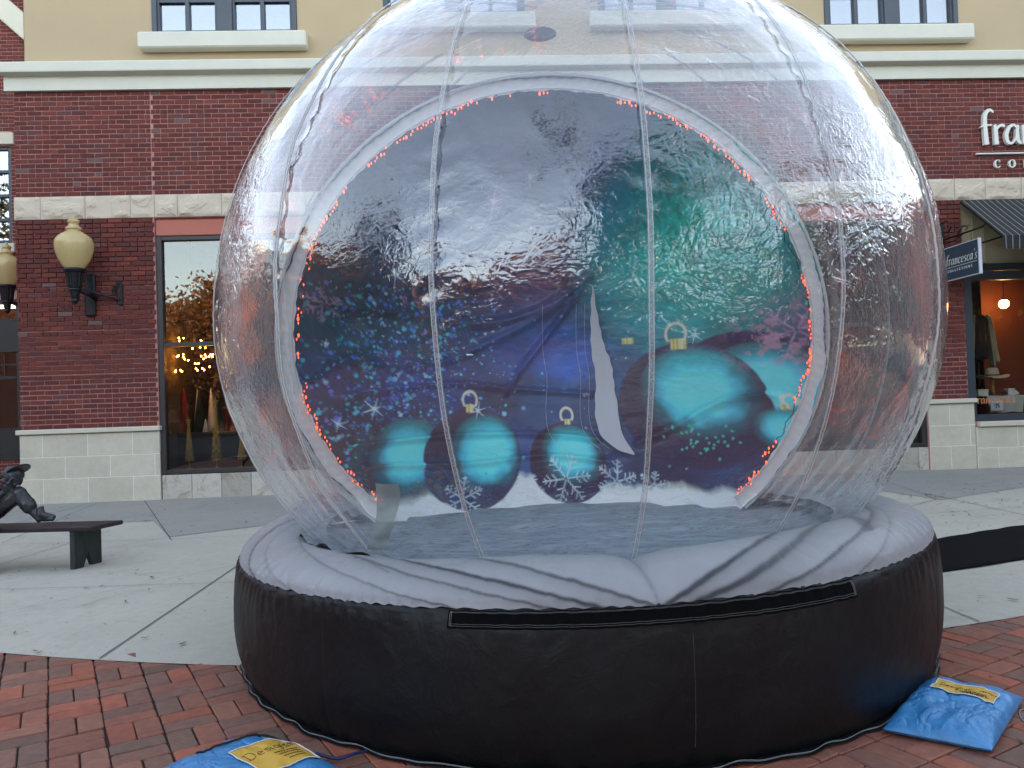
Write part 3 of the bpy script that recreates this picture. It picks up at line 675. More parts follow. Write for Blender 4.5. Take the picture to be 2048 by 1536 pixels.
for x, y, h, r, c, lab in [(-4.44, 12.35, .68, .10, 'dark red', 'dark red felt cone tree at the left end of the display table'), (-4.29, 12.5, .66, .07, 'white', 'slim white felt cone tree just right of the red one on the display table'), (-4.20, 12.3, .66, .09, 'dark green', 'dark green felt cone tree between two white ones on the display table'), (-4.10, 12.55, .67, .07, 'white', 'slim white felt cone tree right of the dark green one on the display table'), (-3.95, 12.4, .66, .08, 'dark green', 'second dark green felt cone tree, nearer the window middle'), (-3.82, 12.5, .66, .08, 'dark red', 'dark red felt cone tree behind the tallest gold tree'), (-3.68, 12.4, .65, .08, 'dark red', 'dark red felt cone tree right of the tallest gold tree'), (-4.09, 12.25, .2, .05, 'white', 'tiny white cone tree standing in front of the others on the table')]:
    mb = MB(); mb.lathe([(.0005, 0), (r, .001), (r, .01), (r*.8, h*.25), (.008, h), (.0005, h+.004)], (x, y, .90), 20)
    tag(mb.build('cone_tree', M.setdefault(c, simple('felt_'+c.replace(' ', '_'), lin(names[c]), .95, var=.15, sc=30)), None, True), lab, 'ornamental tree', 'felt cone trees on the display table')
M['warm'] = emis('warm_bulb', L(255, 150, 50), 22.)
bulbs = [(-4.551,2.061),(-4.497,2.063),(-4.455,2.052),(-4.422,2.067),(-4.335,2.078),(-4.331,2.038),(-4.322,2.009),(-4.289,1.994),(-4.227,2.173),(-4.102,2.179),(-4.01,2.172),(-4.067,2.046),(-4.016,2.064),(-4.017,2.033),(-4.064,2.011),(-3.95,2.066),(-3.906,2.065),(-3.951,2.033),(-3.907,2.029),(-4.179,1.942),(-4.16,1.935),(-4.135,1.944),(-4.165,1.863),(-4.126,1.836),(-4.056,1.863),(-4.043,1.837),(-3.974,1.886),(-4.485,1.847),(-4.474,1.827),(-4.383,1.844),(-4.357,1.823),(-4.401,2.331),(-4.349,2.33),(-4.421,2.292),(-4.088,2.287)]
sl = empty('bulb_chandelier', (-4.2, 12.1, 2.6), 'cluster of small warm glowing bulbs hanging inside the left display window', 'lights')
mb = MB()
for k, (x, z) in enumerate(bulbs): mb.tube([(x, 12.1+.05*math.sin(k), z+.012), (x+.01, 12.1+.05*math.sin(k), 2.6)], .0015, 4)
mb.tube([(-4.7, 12.1, 2.6), (-3.7, 12.1, 2.6)], .01, 6); mb.tube([(-4.2, 12.1, 2.6), (-4.2, 12.1, 3.9)], .006, 6); mb.build('wire', M['black'], sl)
for k, (x, z) in enumerate(bulbs):
    if k == 0:
        mb = MB(); mb.ball((0, 0, 0), .011, 10, 6); b0 = mb.build('bulb', M['warm'], sl, True); b0.matrix_parent_inverse = Matrix.Translation(sl.location).inverted(); b = b0
    else: b = b0.copy(); COL.objects.link(b); b.parent = sl; b.matrix_parent_inverse = b0.matrix_parent_inverse.copy()
    b.location = (x, 12.1+.05*math.sin(k), z)
# right shop
pl = empty('pendant_lamp', (8.78, 12.6, 2.55), 'glowing round pendant lamp inside the right shop window', 'lamp')
mb = MB(); mb.ball((8.78, 12.6, 2.55), .075, 20, 12); mb.build('globe', emis('pendant_glow', L(255, 190, 110), 11.), pl, True)
mb = MB(); mb.tube([(8.78, 12.6, 2.62), (8.78, 12.6, 3.0)], .006, 6); mb.lathe([(.03, .06), (.03, .1), (.001, .11)], (8.78, 12.6, 2.55), 12); mb.build('stem', M['black'], pl)
dt = empty('display_plinth', (8.2, 11.95, .72), 'low display stand with a pale cloth over it in the right shop window', 'stand')
mb = MB(); mb.cbox(7.9, 8.5, 11.85, 12.25, .721, 1.04, .01); mb.build('plinth', M['storefr'], dt)
P = np.zeros((30, 22, 3))
for i in range(30):
    for j in range(22):
        u = i/29*.56-.0; v = j/21; x = 7.93+u; y = 11.84
        z = 1.052-.26*max(0, v-.3)/.7
        yy = 11.84+.25*(1-v/.3) if v < .3 else 11.835-.012*math.sin(u*38)*(v-.3)
        P[i, j] = (x+.02*math.sin(v*5)*(u-.28)/.28, yy, z+.006*math.sin(u*21))
tag(grid_mesh('cloth', P, simple('pale_cloth', lin((190, 190, 182)), .9, var=.06), flip=True), 'pale folded cloth draped over the low display stand', 'cloth')
ht = empty('hat', (8.13, 12.02, 1.34), 'wide brimmed tan felt hat with a brown band in the right shop window', 'hat')
P = np.zeros((48, 7, 3))
for i in range(48):
    a = 2*math.pi*i/48
    for j in range(7):
        r = .085+(.25-.085)*j/6; P[i, j] = (8.13+r*math.cos(a), 12.02+r*.85*math.sin(a), 1.36+.03*math.cos(2*a)*(j/6)**2-.012*j/6)
br = grid_mesh('brim', P, M.setdefault('felt', simple('hat_felt', lin((196, 178, 160)), .95, var=.05, sc=20)), ht, wrap=True); br.modifiers.new('t', 'SOLIDIFY').thickness = .006
mb = MB(); mb.lathe([(.1, 0), (.1, .03), (.094, .07), (.085, .115), (.06, .135), (.03, .128), (.0005, .12)], (8.13, 12.02, 1.355), 32); mb.build('crown', M['felt'], ht, True)
mb = MB(); mb.lathe([(.1025, .002), (.1035, .004), (.1005, .032), (.098, .034)], (8.13, 12.02, 1.355), 32); mb.build('hat_band', simple('hat_band_brown', lin((120, 84, 64)), .8), ht, True)
mb = MB(); mb.tube([(8.13, 12.02, 1.042), (8.13, 12.02, 1.40)], .028, 12); tag(mb.build('hat_stand', simple('wood_post', lin((170, 130, 70)), .6)), 'small wooden post holding up the tan hat', 'stand')
mn = empty('dress_form', (8.2, 12.45, .72), 'dress form wearing a dark top under a pale long cardigan, behind the hat', 'mannequin')
mb = MB(); mb.lathe([(.0005, .9), (.13, .92), (.155, 1.0), (.14, 1.15), (.115, 1.3), (.15, 1.48), (.16, 1.56), (.12, 1.63), (.05, 1.67), (.045, 1.74), (.0005, 1.75)], (8.2, 12.45, .72), 24); mb.tube([(8.2, 12.45, .73), (8.2, 12.45, 1.64)], .015, 8); mb.build('form', simple('dark_knit', lin((44, 42, 44)), .9, var=.4, sc=40), mn, True)
for sx, nm in ((-1, 'cardigan_front'), (1, 'cardigan_front')):
    P = np.zeros((10, 24, 3))
    for i in range(10):
        for j in range(24):
            v = j/23; a = R_(35+i/9*75); r = .17+.03*v
            P[i, j] = (8.2+sx*(r*math.sin(a)+.05*v), 12.45-r*.9*math.cos(a), 2.36-v*.85)
    o = grid_mesh(nm, P, M.setdefault('cardi', simple('pale_knit', lin((176, 172, 142)), .95, var=.1, sc=30)), mn); o.modifiers.new('t', 'SOLIDIFY').thickness = .01
mb = MB(); mb.caps((8.04, 12.42, 2.3), (7.98, 12.36, 1.6), .06, .04); mb.caps((8.37, 12.42, 2.3), (8.46, 12.36, 1.62), .06, .04); mb.build('sleeve', M['cardi'], mn, True)
pc = empty('price_card', (8.02, 11.76, .83), 'small white price card reading $35 in the right shop window', 'card')
mb = MB(); mb.cbox(7.915, 8.105, 11.76, 11.77, .825, .975, .002); mb.build('card', simple('card_white', lin((214, 222, 230)), .6, var=.01), pc)
mb = MB(); letters(mb, '$', (7.955, 11.7598, .893), (1, 0, 0), (0, 0, 1), (0, -1, 0), .03, .0015, 0, 0, 1.3); letters(mb, '35', (7.978, 11.7598, .872), (1, 0, 0), (0, 0, 1), (0, -1, 0), .055, .0015, .05, 0, 1.5)
mb.box(7.95, 8.07, 11.7585, 11.7599, .935, .938); mb.box(7.965, 8.05, 11.7585, 11.7599, .85, .853); mb.build('lettering', simple('ink', lin((40, 60, 110)), .6), pc)
for x, y, zz, nm, lab, m_, rr in [(7.9, 11.95, 1.05, 'gift_box', 'small pale gift box beside the hat post', 'signw', .05), (8.33, 11.92, 1.05, 'gift_box', 'small white gift box right of the hat post', 'signw', .035)]:
    mb = MB(); mb.cbox(x-rr*1.6, x+rr*1.6, y-.05, y+.05, zz, zz+.09, .004); mb.cbox(x-rr*1.65, x+rr*1.65, y-.054, y+.054, zz+.091, zz+.108, .003); mb.box(x-.006, x+.006, y-.056, y+.056, zz, zz+.1095); tag(mb.build(nm, M[m_]), lab, 'box')
for k, x in enumerate((8.02, 8.24, 8.42)):
    mb = MB(); mb.lathe([(.0005, 0), (.035, .002), (.045, .02), (.03, .045), (.012, .055), (.012, .07), (.0005, .072)], (x, 11.9, 1.055), 18); tag(mb.build('perfume_bottle', M['storefr'] if k < 2 else M['signw'], None, True), ['dark squat bottle left of the hat post', 'dark squat bottle right of the hat post', 'white squat bottle at the right end of the stand'][k], 'bottle', 'squat bottles on the display stand')
wl = MB(); letters(wl, "francesca's", (7.36-.0+.02, W+.068, .95), (1, 0, 0), (0, 0, 1), (0, -1, 0), .075, .0012, .1); tag(wl.build('window_lettering', simple('orange_vinyl', lin((206, 132, 92)), .5)), "thin orange letters reading francesca's low on the right shop window glass", 'lettering')
# ================================================================== SNOW GLOBE
CX, CY, CZ, RA, BU, BL = .55, 4.49, 1.65, 1.9, 1.79, 1.66
BG=[(-0.833,2.971,50,60,98),(-0.312,3.242,45,55,92),(-1.214,2.502,52,62,100),(-1.567,2.459,35,50,65),(-1.659,2.187,22,50,58),(-0.118,2.897,58,48,85),(0.084,2.579,45,48,80),(0.416,3.01,60,75,125),(0.635,2.705,50,100,135),(1.021,2.838,20,120,125),(1.19,2.859,30,105,110),(1.138,2.564,12,125,105),(1.51,2.509,70,115,145),(1.454,2.241,50,120,130),(1.18,2.231,40,140,140),(0.672,2.184,30,125,140),(1.7,2.1,60,70,90),(1.032,1.96,30,110,120),(0.503,1.807,25,75,95),(0.618,1.358,20,70,100),(-1.627,2.077,20,52,62),(-1.416,1.982,16,46,54),(-0.904,2.021,28,42,66),(-0.512,2.183,40,40,70),(-0.319,1.953,36,42,78),(0.087,1.945,38,48,90),(-1.432,1.625,22,52,64),(-0.916,1.714,30,52,68),(-0.328,1.633,42,58,105),(0.081,1.704,55,70,125),(0.273,1.452,50,85,150),(-1.573,1.337,28,42,80),(-1.104,1.444,38,54,105),(-0.734,1.399,36,52,92),(-0.342,1.27,22,36,62),(-0.143,1.223,28,62,92),(0.139,1.214,28,70,105),(0.326,1.088,25,60,90),(-1.419,1.054,26,36,58),(-1.538,0.938,22,32,44),(-1.337,0.786,22,70,72),(-0.182,0.911,50,70,110),(1.706,1.71,90,65,88),(1.618,1.516,85,62,86),(1.664,1.229,45,42,75),(1.303,0.664,38,38,72),(1.147,0.816,30,52,84),(0.83,0.639,26,30,55),(1.346,1.809,36,85,95),(1.558,0.838,40,42,78),(-1.018,0.619,30,70,70),(0.787,1.906,28,90,110),(0.151,3.147,52,58,95),(-0.695,2.464,60,70,110),(0.209,2.175,38,42,75)]
BALLS=[(1.41,1.261,0.424,0.18,-0.05,'a'),(1.073,1.151,0.482,0.12,0.12,'b'),(-1.063,0.836,0.335,0.05,0.0,'soft'),(-0.576,0.8,0.373,0.22,0.02,'b'),(0.152,0.731,0.299,0.1,0.1,'b'),(1.574,0.93,0.203,0.0,0.05,'soft'),(-1.546,0.851,0.129,0,0,'dark')]
CAPS=[(-0.592,1.167,0.071,0.035),(0.184,1.03,0.055,0.024),(1.052,1.619,0.115,0.046),(0.694,1.667,0.095,0.028),(1.593,1.112,0.054,0.02)]
LOOPS=[(-0.59,1.23,0.071),(0.18,1.081,0.059),(1.038,1.698,0.085),(1.618,1.155,0.037)]
FLAKES=[(0.128,0.608,0.181,0.1),(-0.656,0.518,0.152,0.4),(0.498,0.585,0.148,0.3),(0.744,0.555,0.108,0.2),(1.705,1.641,0.202,0.2),(-1.589,1.924,0.118,0.5),(-0.175,0.534,0.127,0)]
STARS=[(-1.289,1.187,0.102),(-1.497,1.094,0.069),(-0.363,2.742,0.15),(-1.11,2.196,0.112),(-0.526,1.149,0.087),(-1.588,1.658,0.032),(-1.111,1.135,0.03),(0.816,2.826,0.107),(-0.08,2.897,0.052),(1.403,1.765,0.029),(1.163,1.679,0.083)]
SNOW=[(-1.361,0.622),(-1.144,0.622),(-0.815,0.565),(-0.532,0.476),(-0.384,0.497),(-0.222,0.638),(-0.129,0.617),(0.028,0.51),(0.212,0.505),(0.44,0.562),(0.776,0.556),(1.062,0.539),(1.3,0.566),(1.509,0.653)]
SLITL=[(0.43,2.133),(0.419,1.931),(0.415,1.609),(0.438,1.365),(0.411,1.086),(0.434,0.911),(0.536,0.797),(0.66,0.749)]
SLITR=[(0.434,2.133),(0.473,1.888),(0.518,1.645),(0.569,1.481),(0.582,1.279),(0.593,1.08),(0.596,0.926),(0.669,0.759)]
gl = empty('snow_globe', (CX, CY, gz(CY)), 'giant inflatable snow globe with clear vinyl dome, printed winter backdrop and black fabric base', 'snow globe')
def er(z):
    z = np.asarray(z, float); b = np.where(z > CZ, BU, BL); return RA*np.sqrt(np.clip(1-((z-CZ)/b)**2, 0, 1))
SEAM0, GORE = 1.5, 22.5
# --- clear shell
nu, nv = 640, 260
th = np.arange(nu)/nu*2*np.pi; t = np.linspace(0, 1, nv)
ph = -math.asin((CZ-.53)/BL)+(math.pi/2+math.asin((CZ-.53)/BL))*t
TH, PH = np.meshgrid(th, ph, indexing='ij')
g = ((np.degrees(TH)-SEAM0)/GORE) % 1; gs = np.sin(np.pi*g)
lobe = .010*(gs**.6)*np.cos(PH)
low = (fbm(TH*5, PH*4+9, 3, 5)-.5)*.022*np.cos(PH)
ten = np.abs(fbm(TH*9+PH*6, PH*3-TH*2, 3, 71)-.5); low = low+.0035*np.exp(-ten/.015)*np.cos(PH)
edge = np.minimum(g, 1-g); puck = np.exp(-edge/.06)*.0035*np.sin(PH*95+3*np.sin(TH*9))*np.cos(PH)
# horizontal hoop creases low down where the film gathers
gath = .006*np.exp(-((PH+.75)/.25)**2)*np.sin(TH*70+PH*18)
rr = 1+(lobe-.006+low+puck+gath)/RA
CP = np.where(PH > 0, np.clip(np.cos(PH), 0, 1)**.87, np.cos(PH))
zz = CZ+np.where(PH > 0, BU, BL)*np.sin(PH)*rr
P = np.stack([CX+.018*np.clip(zz-CZ, 0, 9)+RA*CP*rr*np.sin(TH), CY-RA*CP*rr*np.cos(TH), zz], -1)
s = NT('clear_vinyl')
A = s.noise(1.5, 2, .5)                                     # where it is crumpled
def ridge(scale, det, dist, vec, p, rough=.55):
    n = s.noise(scale, det, rough, dist, vec)
    r = s.math('SUBTRACT', 1., s.math('MULTIPLY', s.math('ABSOLUTE', s.math('SUBTRACT', n.outputs[0], .5)), 5.))
    return s.math('POWER', s.math('MAXIMUM', r, 0.), p)
r1 = ridge(9.5, 2.5, .9, s.coord((1, 1, 1.1), (.3, .2, .5)), 1.6)
r2 = ridge(7., 3, 1.1, s.coord((1, 1, 1.7), (.5, .5, 0)), 2.0)
r3 = ridge(24, 2, .7, s.coord((1.1, 1.1, .7), (.6, 1.1, .2)), 1.3)
mask = s.ramp(A, [(.42, (.12,)*3), (.60, (1, 1, 1))])
h = s.math('ADD', s.math('MULTIPLY', r1, .62), s.math('ADD', s.math('MULTIPLY', r2, .45), s.math('MULTIPLY', r3, .38)))
sx = s.n('SeparateXYZ', {0: s.coord().outputs[0]})
zone = s.n('MapRange', {0: sx.outputs[0], 1: .15, 2: .75, 3: .28, 4: 1.}); low_ = s.n('MapRange', {0: sx.outputs[2], 1: 1.75, 2: 1.35, 3: 0., 4: .6}); zone = s.math('MAXIMUM', zone, low_)
side = s.n('MapRange', {0: sx.outputs[0], 1: -.75, 2: -.95, 3: 0., 4: 1.}); zone = s.math('MAXIMUM', zone, side)
h = s.math('MULTIPLY', s.math('MULTIPLY', h, mask), zone)
soft = s.noise(26, 3, .6, .3); h2 = s.math('ADD', h, s.math('MULTIPLY', soft.outputs[0], .10))
bmp = s.bump(h2, 1., .0042)
fr = s.fresnel(1.98, bmp); lw0 = s.n('LayerWeight', {'Blend': .5, 'Normal': bmp}); fr = s.math('MINIMUM', s.math('ADD', s.math('MULTIPLY', fr, 1.2), s.math('MULTIPLY', s.math('POWER', lw0.outputs['Facing'], 2.), .30)), .9)
tr = s.n('BsdfTransparent', {'Color': (.97, .975, .98, 1)}); glo = s.n('BsdfGlossy', {'Color': (1, 1, 1, 1), 'Roughness': .035, 'Normal': bmp})
df = s.n('BsdfDiffuse', {'Color': (.8, .82, .85, 1)}); tl = s.n('BsdfTranslucent', {'Color': (.8, .82, .85, 1)})
dm = s.n('MixShader', {0: .5, 1: df, 2: tl}); lw_ = s.n('LayerWeight', {'Blend': .5}); hf = s.math('ADD', .045, s.math('MULTIPLY', s.math('POWER', lw_.outputs['Facing'], 3.), .34)); hz = s.n('MixShader', {0: hf, 1: tr, 2: dm})
mx = s.n('MixShader', {0: fr, 1: hz, 2: glo}); s.t.links.new(mx.outputs[0], s.out.inputs[0]); M['vinyl'] = s.m
grid_mesh('dome', P, M['vinyl'], gl, wrap=True, flip=False)
def dome_pt(az, phi, off=0.):
    a = R_(az); b = BU if phi > 0 else BL; cp = max(math.cos(phi), 0)**(.87 if phi > 0 else 1)
    return Vector((CX+.018*max((b+off)*math.sin(phi), 0)+(RA+off)*cp*math.sin(a), CY-(RA+off)*cp*math.cos(a), CZ+(b+off)*math.sin(phi)))
s = NT('seam_tape'); n = s.noise(160, 2)
tr = s.n('BsdfTransparent', {'Color': (.93, .94, .95, 1)}); pb = s.n('BsdfPrincipled', {'Base Color': L(222, 226, 230), 'Roughness': .3})
mx = s.n('MixShader', {0: s.ramp(n, [(.3, (.2,)*3), (.7, (.5,)*3)]), 1: tr, 2: pb}); s.t.links.new(mx.outputs[0], s.out.inputs[0]); M['seam'] = s.m
M['thread2'] = simple('grey_white_thread', lin((128, 132, 134)), .6, var=.25, sc=90)
M['thread'] = simple('white_thread', lin((214, 216, 214)), .6, var=.1, sc=90)
p0, p1_ = -math.asin((CZ-.58)/BL), math.pi/2-.06
for k in range(16):
    az = SEAM0+GORE*k; vs = []; fs = []; n = 150; wv = k in (2,)
    p1 = p1_ if not 4 <= k <= 12 else math.pi/2-.35
    mb = MB(); r = np.random.default_rng(k)
    wob = lambda q: (1.1*math.sin(q*9+k)+.5*math.sin(q*23+k*2))*(1.0 if k in (2, 3, 13, 14) else .15)
    for i in range(n+1):
        q = p0+(p1-p0)*i/n; off = .007+.0012*math.sin(q*180)
        for d_ in (-.011, 0, .011):
            a = az+math.degrees(d_/(RA*max(math.cos(q), .05)))+wob(q)*.35; p = dome_pt(a, q, off if d_ else off+.004); vs.append(p)
    mb.add(vs, [(i*3+j, i*3+j+1, i*3+j+4, i*3+j+3) for i in range(n) for j in (0, 1)]); sm = mb.build('seam', M['seam'], gl, True)
    mb = MB()
    for d_ in (-.0075, .0075):
        st = []
        for i in range(0, n+1):
            q = p0+(p1-p0)*i/n; a = az+math.degrees(d_/(RA*max(math.cos(q), .05)))+wob(q)*.35; st.append(dome_pt(a, q, .0105+.0012*math.sin(q*180)))
        mb.tube(st, .0013 if k not in (2, 14) else .003, 5)
    mb.build('stitching', M['thread'], sm, True)
mb = MB(); mb.lathe([(.0005, .02), (.08, .018), (.10, .012)], (CX-.08, CY+.24, CZ+BU-.016), 30); mb.build('crown_patch', simple('crown_patch', lin((96, 98, 110)), .5), gl, True)
# --- printed backdrop: the rear cap of the dome behind the plane y = CY + .6
D0 = .60; phm = math.acos(D0/RA)
nr, na = 330, 760
pr = np.linspace(0, 1, nr)*phm; pa = np.arange(na)/na*2*np.pi
PA, PR = np.meshgrid(pa, pr, indexing='ij')
dx = RA*np.sin(PR)*np.sin(PA); dzn = np.sin(PR)*np.cos(PA); dy = RA*np.cos(PR)
X = dx; Z = CZ+np.where(dzn > 0, BU, BL)*dzn; Y = dy
fold = .0
def crease(x, z, pts, wd, amp):
    P_ = np.array(crom(pts, 4)); d = np.full(x.shape, 9.)
    for a, b in zip(P_, P_[1:]):
        ab = b-a; q = np.clip(((x-a[0])*ab[0]+(z-a[1])*ab[1])/(ab @ ab), 0, 1); d = np.minimum(d, np.hypot(x-a[0]-q*ab[0], z-a[1]-q*ab[1]))
    return 1.5*amp*np.exp(-(d/(wd*.75))**2)
fold = fold+crease(X, Z, [(-1.6, 1.95), (-.9, 1.9), (-.4, 1.85), (.1, 2.0), (.4, 2.2)], .05, .035)
fold = fold+crease(X, Z, [(-1.6, 1.55), (-.9, 1.52), (-.3, 1.75), (.2, 2.0)], .05, .03)
fold = fold+crease(X, Z, [(.35, 2.1), (.1, 1.8), (-.15, 1.5), (-.3, 1.28)], .035, .03)
fold = fold+crease(X, Z, [(.3, 2.05), (.02, 1.68), (-.2, 1.42)], .025, .02)
fold = fold+crease(X, Z, [(-1.5, 1.28), (-.8, 1.36), (-.2, 1.3), (.4, 1.24)], .03, .028)
fold = fold+crease(X, Z, [(-1.4, .93), (-.6, .96), (0, .93), (.4, .88)], .03, .03)
fold = fold+crease(X, Z, [(-1.3, .78), (-.6, .74), (0, .77), (.5, .70)], .03, .03)
fold = fold+crease(X, Z, [(.7, .85), (1.0, .98), (1.3, 1.15), (1.55, 1.2)], .04, .035)
fold = fold+(fbm(X*2.2, Z*5+4, 4, 31)-.5)*.06
rad = 1-(.02+fold)/RA
P = np.stack([CX+X*rad, CY+Y*rad, CZ+(Z-CZ)*rad], -1)
def printcol(x, z):
    # base wash: blend of the painted areas
    wx = x+(fbm(x*4, z*4, 4, 1)-.5)*.3; wz = z+(fbm(x*4+30, z*4, 4, 2)-.5)*.3
    num = 0; den = 0
    for (bx, bz, r, g_, b) in BG:
        w_ = 1/((wx-bx)**2+(wz-bz)**2+.006)**1.7; num = num+w_[..., None]*lin((r*.8, g_, b*1.04)); den = den+w_
    c = num/den[..., None]
    n = fbm(x*9, z*9, 5, 3); c = c*(.62+.76*n)[..., None]
    def over(c, col, a): a = np.clip(a, 0, 1)[..., None]; return c*(1-a)+lin(col)*a
    tg = np.clip(1.25-np.hypot((x-1.15)/.75, (z-2.35)/.75), 0, 1); c = c*(1-.75*tg)[..., None]+(lin((24, 176, 158))*(.55+.9*fbm(x*7, z*7, 4, 91))[..., None])*(.75*tg)[..., None]
    c = c*(1+.3*np.clip(1-np.abs(x-.1)/.9, 0, 1)*np.clip((2.0-z)/.3, 0, 1)*np.clip((z-1.25)/.3, 0, 1))[..., None]
    # fir tree needles and bokeh glitter, lower left and upper right
    tl = np.clip(1.25-np.abs(x+1.25)/.75, 0, 1)*np.clip((2.35-z)/.3, 0, 1)*np.clip((z-.62)/.15, 0, 1)
    tr_ = np.clip(1.3-np.hypot((x-1.1)/.55, (z-2.55)/.55), 0, 1)
    nd = vnoise(x*60+z*25, z*18-x*8, 8); c = c*(1+.9*(tl+tr_)*(nd-.5))[..., None]
    r = np.random.default_rng(5)
    for n_, reg in ((1500, 0), (420, 1), (160, 2)):
        for k in range(n_):
            if reg == 0: bx, bz = r.normal(-1.15, .42), r.uniform(.7, 2.1)
            elif reg == 1: bx, bz = r.normal(1.1, .3), r.normal(2.55, .32)
            else: bx, bz = r.uniform(-1.6, 1.6), r.uniform(.5, 3.1)
            rad_ = abs(r.normal(.006, .005))+.003
            m = (np.abs(x-bx) < rad_*2) & (np.abs(z-bz) < rad_*2)
            if not m.any(): continue
            d_ = np.hypot(x[m]-bx, z[m]-bz)
            col = [(80, 130, 215), (70, 200, 220), (110, 120, 220), (150, 190, 225), (60, 170, 170)][r.integers(5)] if reg == 0 else ([(60, 200, 160), (90, 220, 200), (130, 200, 230)][r.integers(3)] if reg == 1 else (150, 160, 200))
            c[m] = over(c[m], col, np.clip((rad_-d_)/rad_*2.2, 0, 1)*r.uniform(.25, .85))
    # snow at the foot
    sx = np.array([p[0] for p in SNOW]); sz = np.array([p[1] for p in SNOW])
    zs = np.interp(x, sx, sz)+(fbm(x*14, z*3, 4, 9)-.5)*.09+.03
    sa = np.clip((zs-z)/.06, 0, 1); sn = fbm(x*22, z*22, 4, 12)
    c = c*(1-sa)[..., None]+(lin((205, 212, 202))*(.6+.7*sn)[..., None])*sa[..., None]
    for (bx, bz, R, hx, hz, ty) in BALLS:
        d_ = np.hypot(x-bx, z-bz)/R; edge = np.clip((1-d_)/.025, 0, 1) if ty in 'ab' else np.clip((1.0-d_)/.25, 0, 1)*.95
        body = np.empty(c.shape); body[:] = lin((18, 20, 46))
        tq = np.clip(1.12-np.hypot((x-bx-hx*R*1.4)/(R*.74), (z-bz-hz*R*1.4-.04*R)/(R*.74)), 0, 1)**.8
        u = (x-bx)/R; v = (z-bz)/R
        body = over(body, (20, 92, 104), np.clip(tq*2.2, 0, 1))
        body = over(body, (105, 218, 236), np.clip((tq-.34)*2.2+.5*(fbm(x*8, z*8, 3, 7)-.5), 0, 1))
        body = over(body, (40, 160, 160), np.clip((v-.3)*1.6, 0, .7)*np.clip(tq*2, 0, 1))
        body = over(body, (70, 40, 90), np.clip((v-.75)*3, 0, .4))
        if ty == 'b': body = over(body, (26, 26, 60), np.clip((-v-.45)*5, 0, .85))
        if ty == 'dark': body[:] = lin((26, 34, 50))
        rim = np.clip((d_-.88)/.1, 0, 1); body = over(body, (30, 28, 62), rim*.7)
        body *= (.8+.4*fbm(x*16, z*16, 3, 22))[..., None]
        c = c*(1-edge)[..., None]+body*edge[..., None]
        if ty == 'b' and R > .4:
            for k in range(40):
                px_, pz_ = bx+r.normal(.02, .13), bz-.5*R+r.normal(0, .07); dd_ = np.hypot(x-px_, z-pz_); c = over(c, (60, 190, 160), np.clip((.011-dd_)/.006, 0, 1)*.7)
    # pinkish frosted twigs, right
    tw = np.clip(1.1-np.hypot((x-1.62)/.3, (z-1.6)/.32), 0, 1)*np.clip((fbm(x*26, z*26, 4, 41)-.5)*7, 0, 1); c = over(c, (176, 128, 146), tw*.8)
    for (bx, bz, w_, h_) in CAPS:
        a = np.clip((w_*.5-np.abs(x-bx))/.008, 0, 1)*np.clip((h_-np.abs(z-bz))/.008, 0, 1)
        stripe = .5+.5*np.sin((x-bx)*260); gold = lin((206, 184, 122))*(.65+.45*stripe)[..., None]; c = c*(1-a)[..., None]+gold*a[..., None]
        c = over(c, (240, 228, 180), a*np.clip(1-np.abs((x-bx)/w_-.2)*9, 0, 1))
    for (bx, bz, R) in LOOPS:
        d_ = np.abs(np.hypot((x-bx)/1.0, (z-bz)/1.25)-R*.8); a = np.clip((.012-d_)/.005, 0, 1)*(z > bz-R*.7); c = over(c, (196, 192, 176), a*.9)
    for (bx, bz, R, an) in FLAKES:
        q = np.hypot(x-bx, z-bz); aa = np.zeros(x.shape)
        for k in range(6):
            t_ = an+k*math.pi/3; ux, uz = math.cos(t_), math.sin(t_); al = (x-bx)*ux+(z-bz)*uz; pe = np.abs(-(x-bx)*uz+(z-bz)*ux)
            aa = np.maximum(aa, np.clip((.0075-pe)/.004, 0, 1)*((al > .01) & (al < R)))
            for f_, l_ in ((.4, .3), (.65, .28), (.85, .16)):
                for sg_ in (-1, 1):
                    vx, vz = math.cos(t_+sg_*.95), math.sin(t_+sg_*.95); ox, oz = bx+ux*R*f_, bz+uz*R*f_
                    a2 = (x-ox)*vx+(z-oz)*vz; p2 = np.abs(-(x-ox)*vz+(z-oz)*vx); aa = np.maximum(aa, np.clip((.006-p2)/.003, 0, 1)*((a2 > 0) & (a2 < R*l_)))
        c = over(c, (206, 222, 226) if bz < 1.2 else (170, 140, 165), aa*.5*(.4+1.1*fbm(x*30, z*30, 2, 3)))
    for (bx, bz, R) in STARS:
        q = np.hypot(x-bx, z-bz); c = over(c, (170, 200, 225), np.clip(1-q/(R*.35), 0, 1)*.6); c = over(c, (240, 250, 250), np.clip(1-q/(R*.16), 0, 1)*1.2)
        for k in range(3):
            t_ = .3+k*math.pi/3; al = np.abs((x-bx)*math.cos(t_)+(z-bz)*math.sin(t_)); pe = np.abs(-(x-bx)*math.sin(t_)+(z-bz)*math.cos(t_))
            c = over(c, (190, 225, 240), np.clip(1-pe/(.008*np.clip(1-al/R, .01, 1)), 0, 1)*(al < R)*.9)
    c = over(c, (206, 90, 140), np.clip(1-np.hypot(x+.36, z-2.74)/.07, 0, 1)*.5)
    lum = c.mean(-1, keepdims=True); c = (lum+(c-lum)*1.12)*1.75; return np.clip(c, 0, .92)
colr = printcol(X, Z)
s = NT('backdrop_print'); a = s.n('Attribute', attribute_name='Col'); n1 = s.noise(9, 5, .6, 1.2, s.coord((1, 1, 2.2))); n2 = s.noise(45, 3, .6)
h = s.math('ADD', n1.outputs[0], s.math('MULTIPLY', n2.outputs[0], .15))
s.bsdf(color=a.outputs['Color'], rough=.32, spec=.45, normal=s.bump(h, .5, .02)); M['print'] = s.m
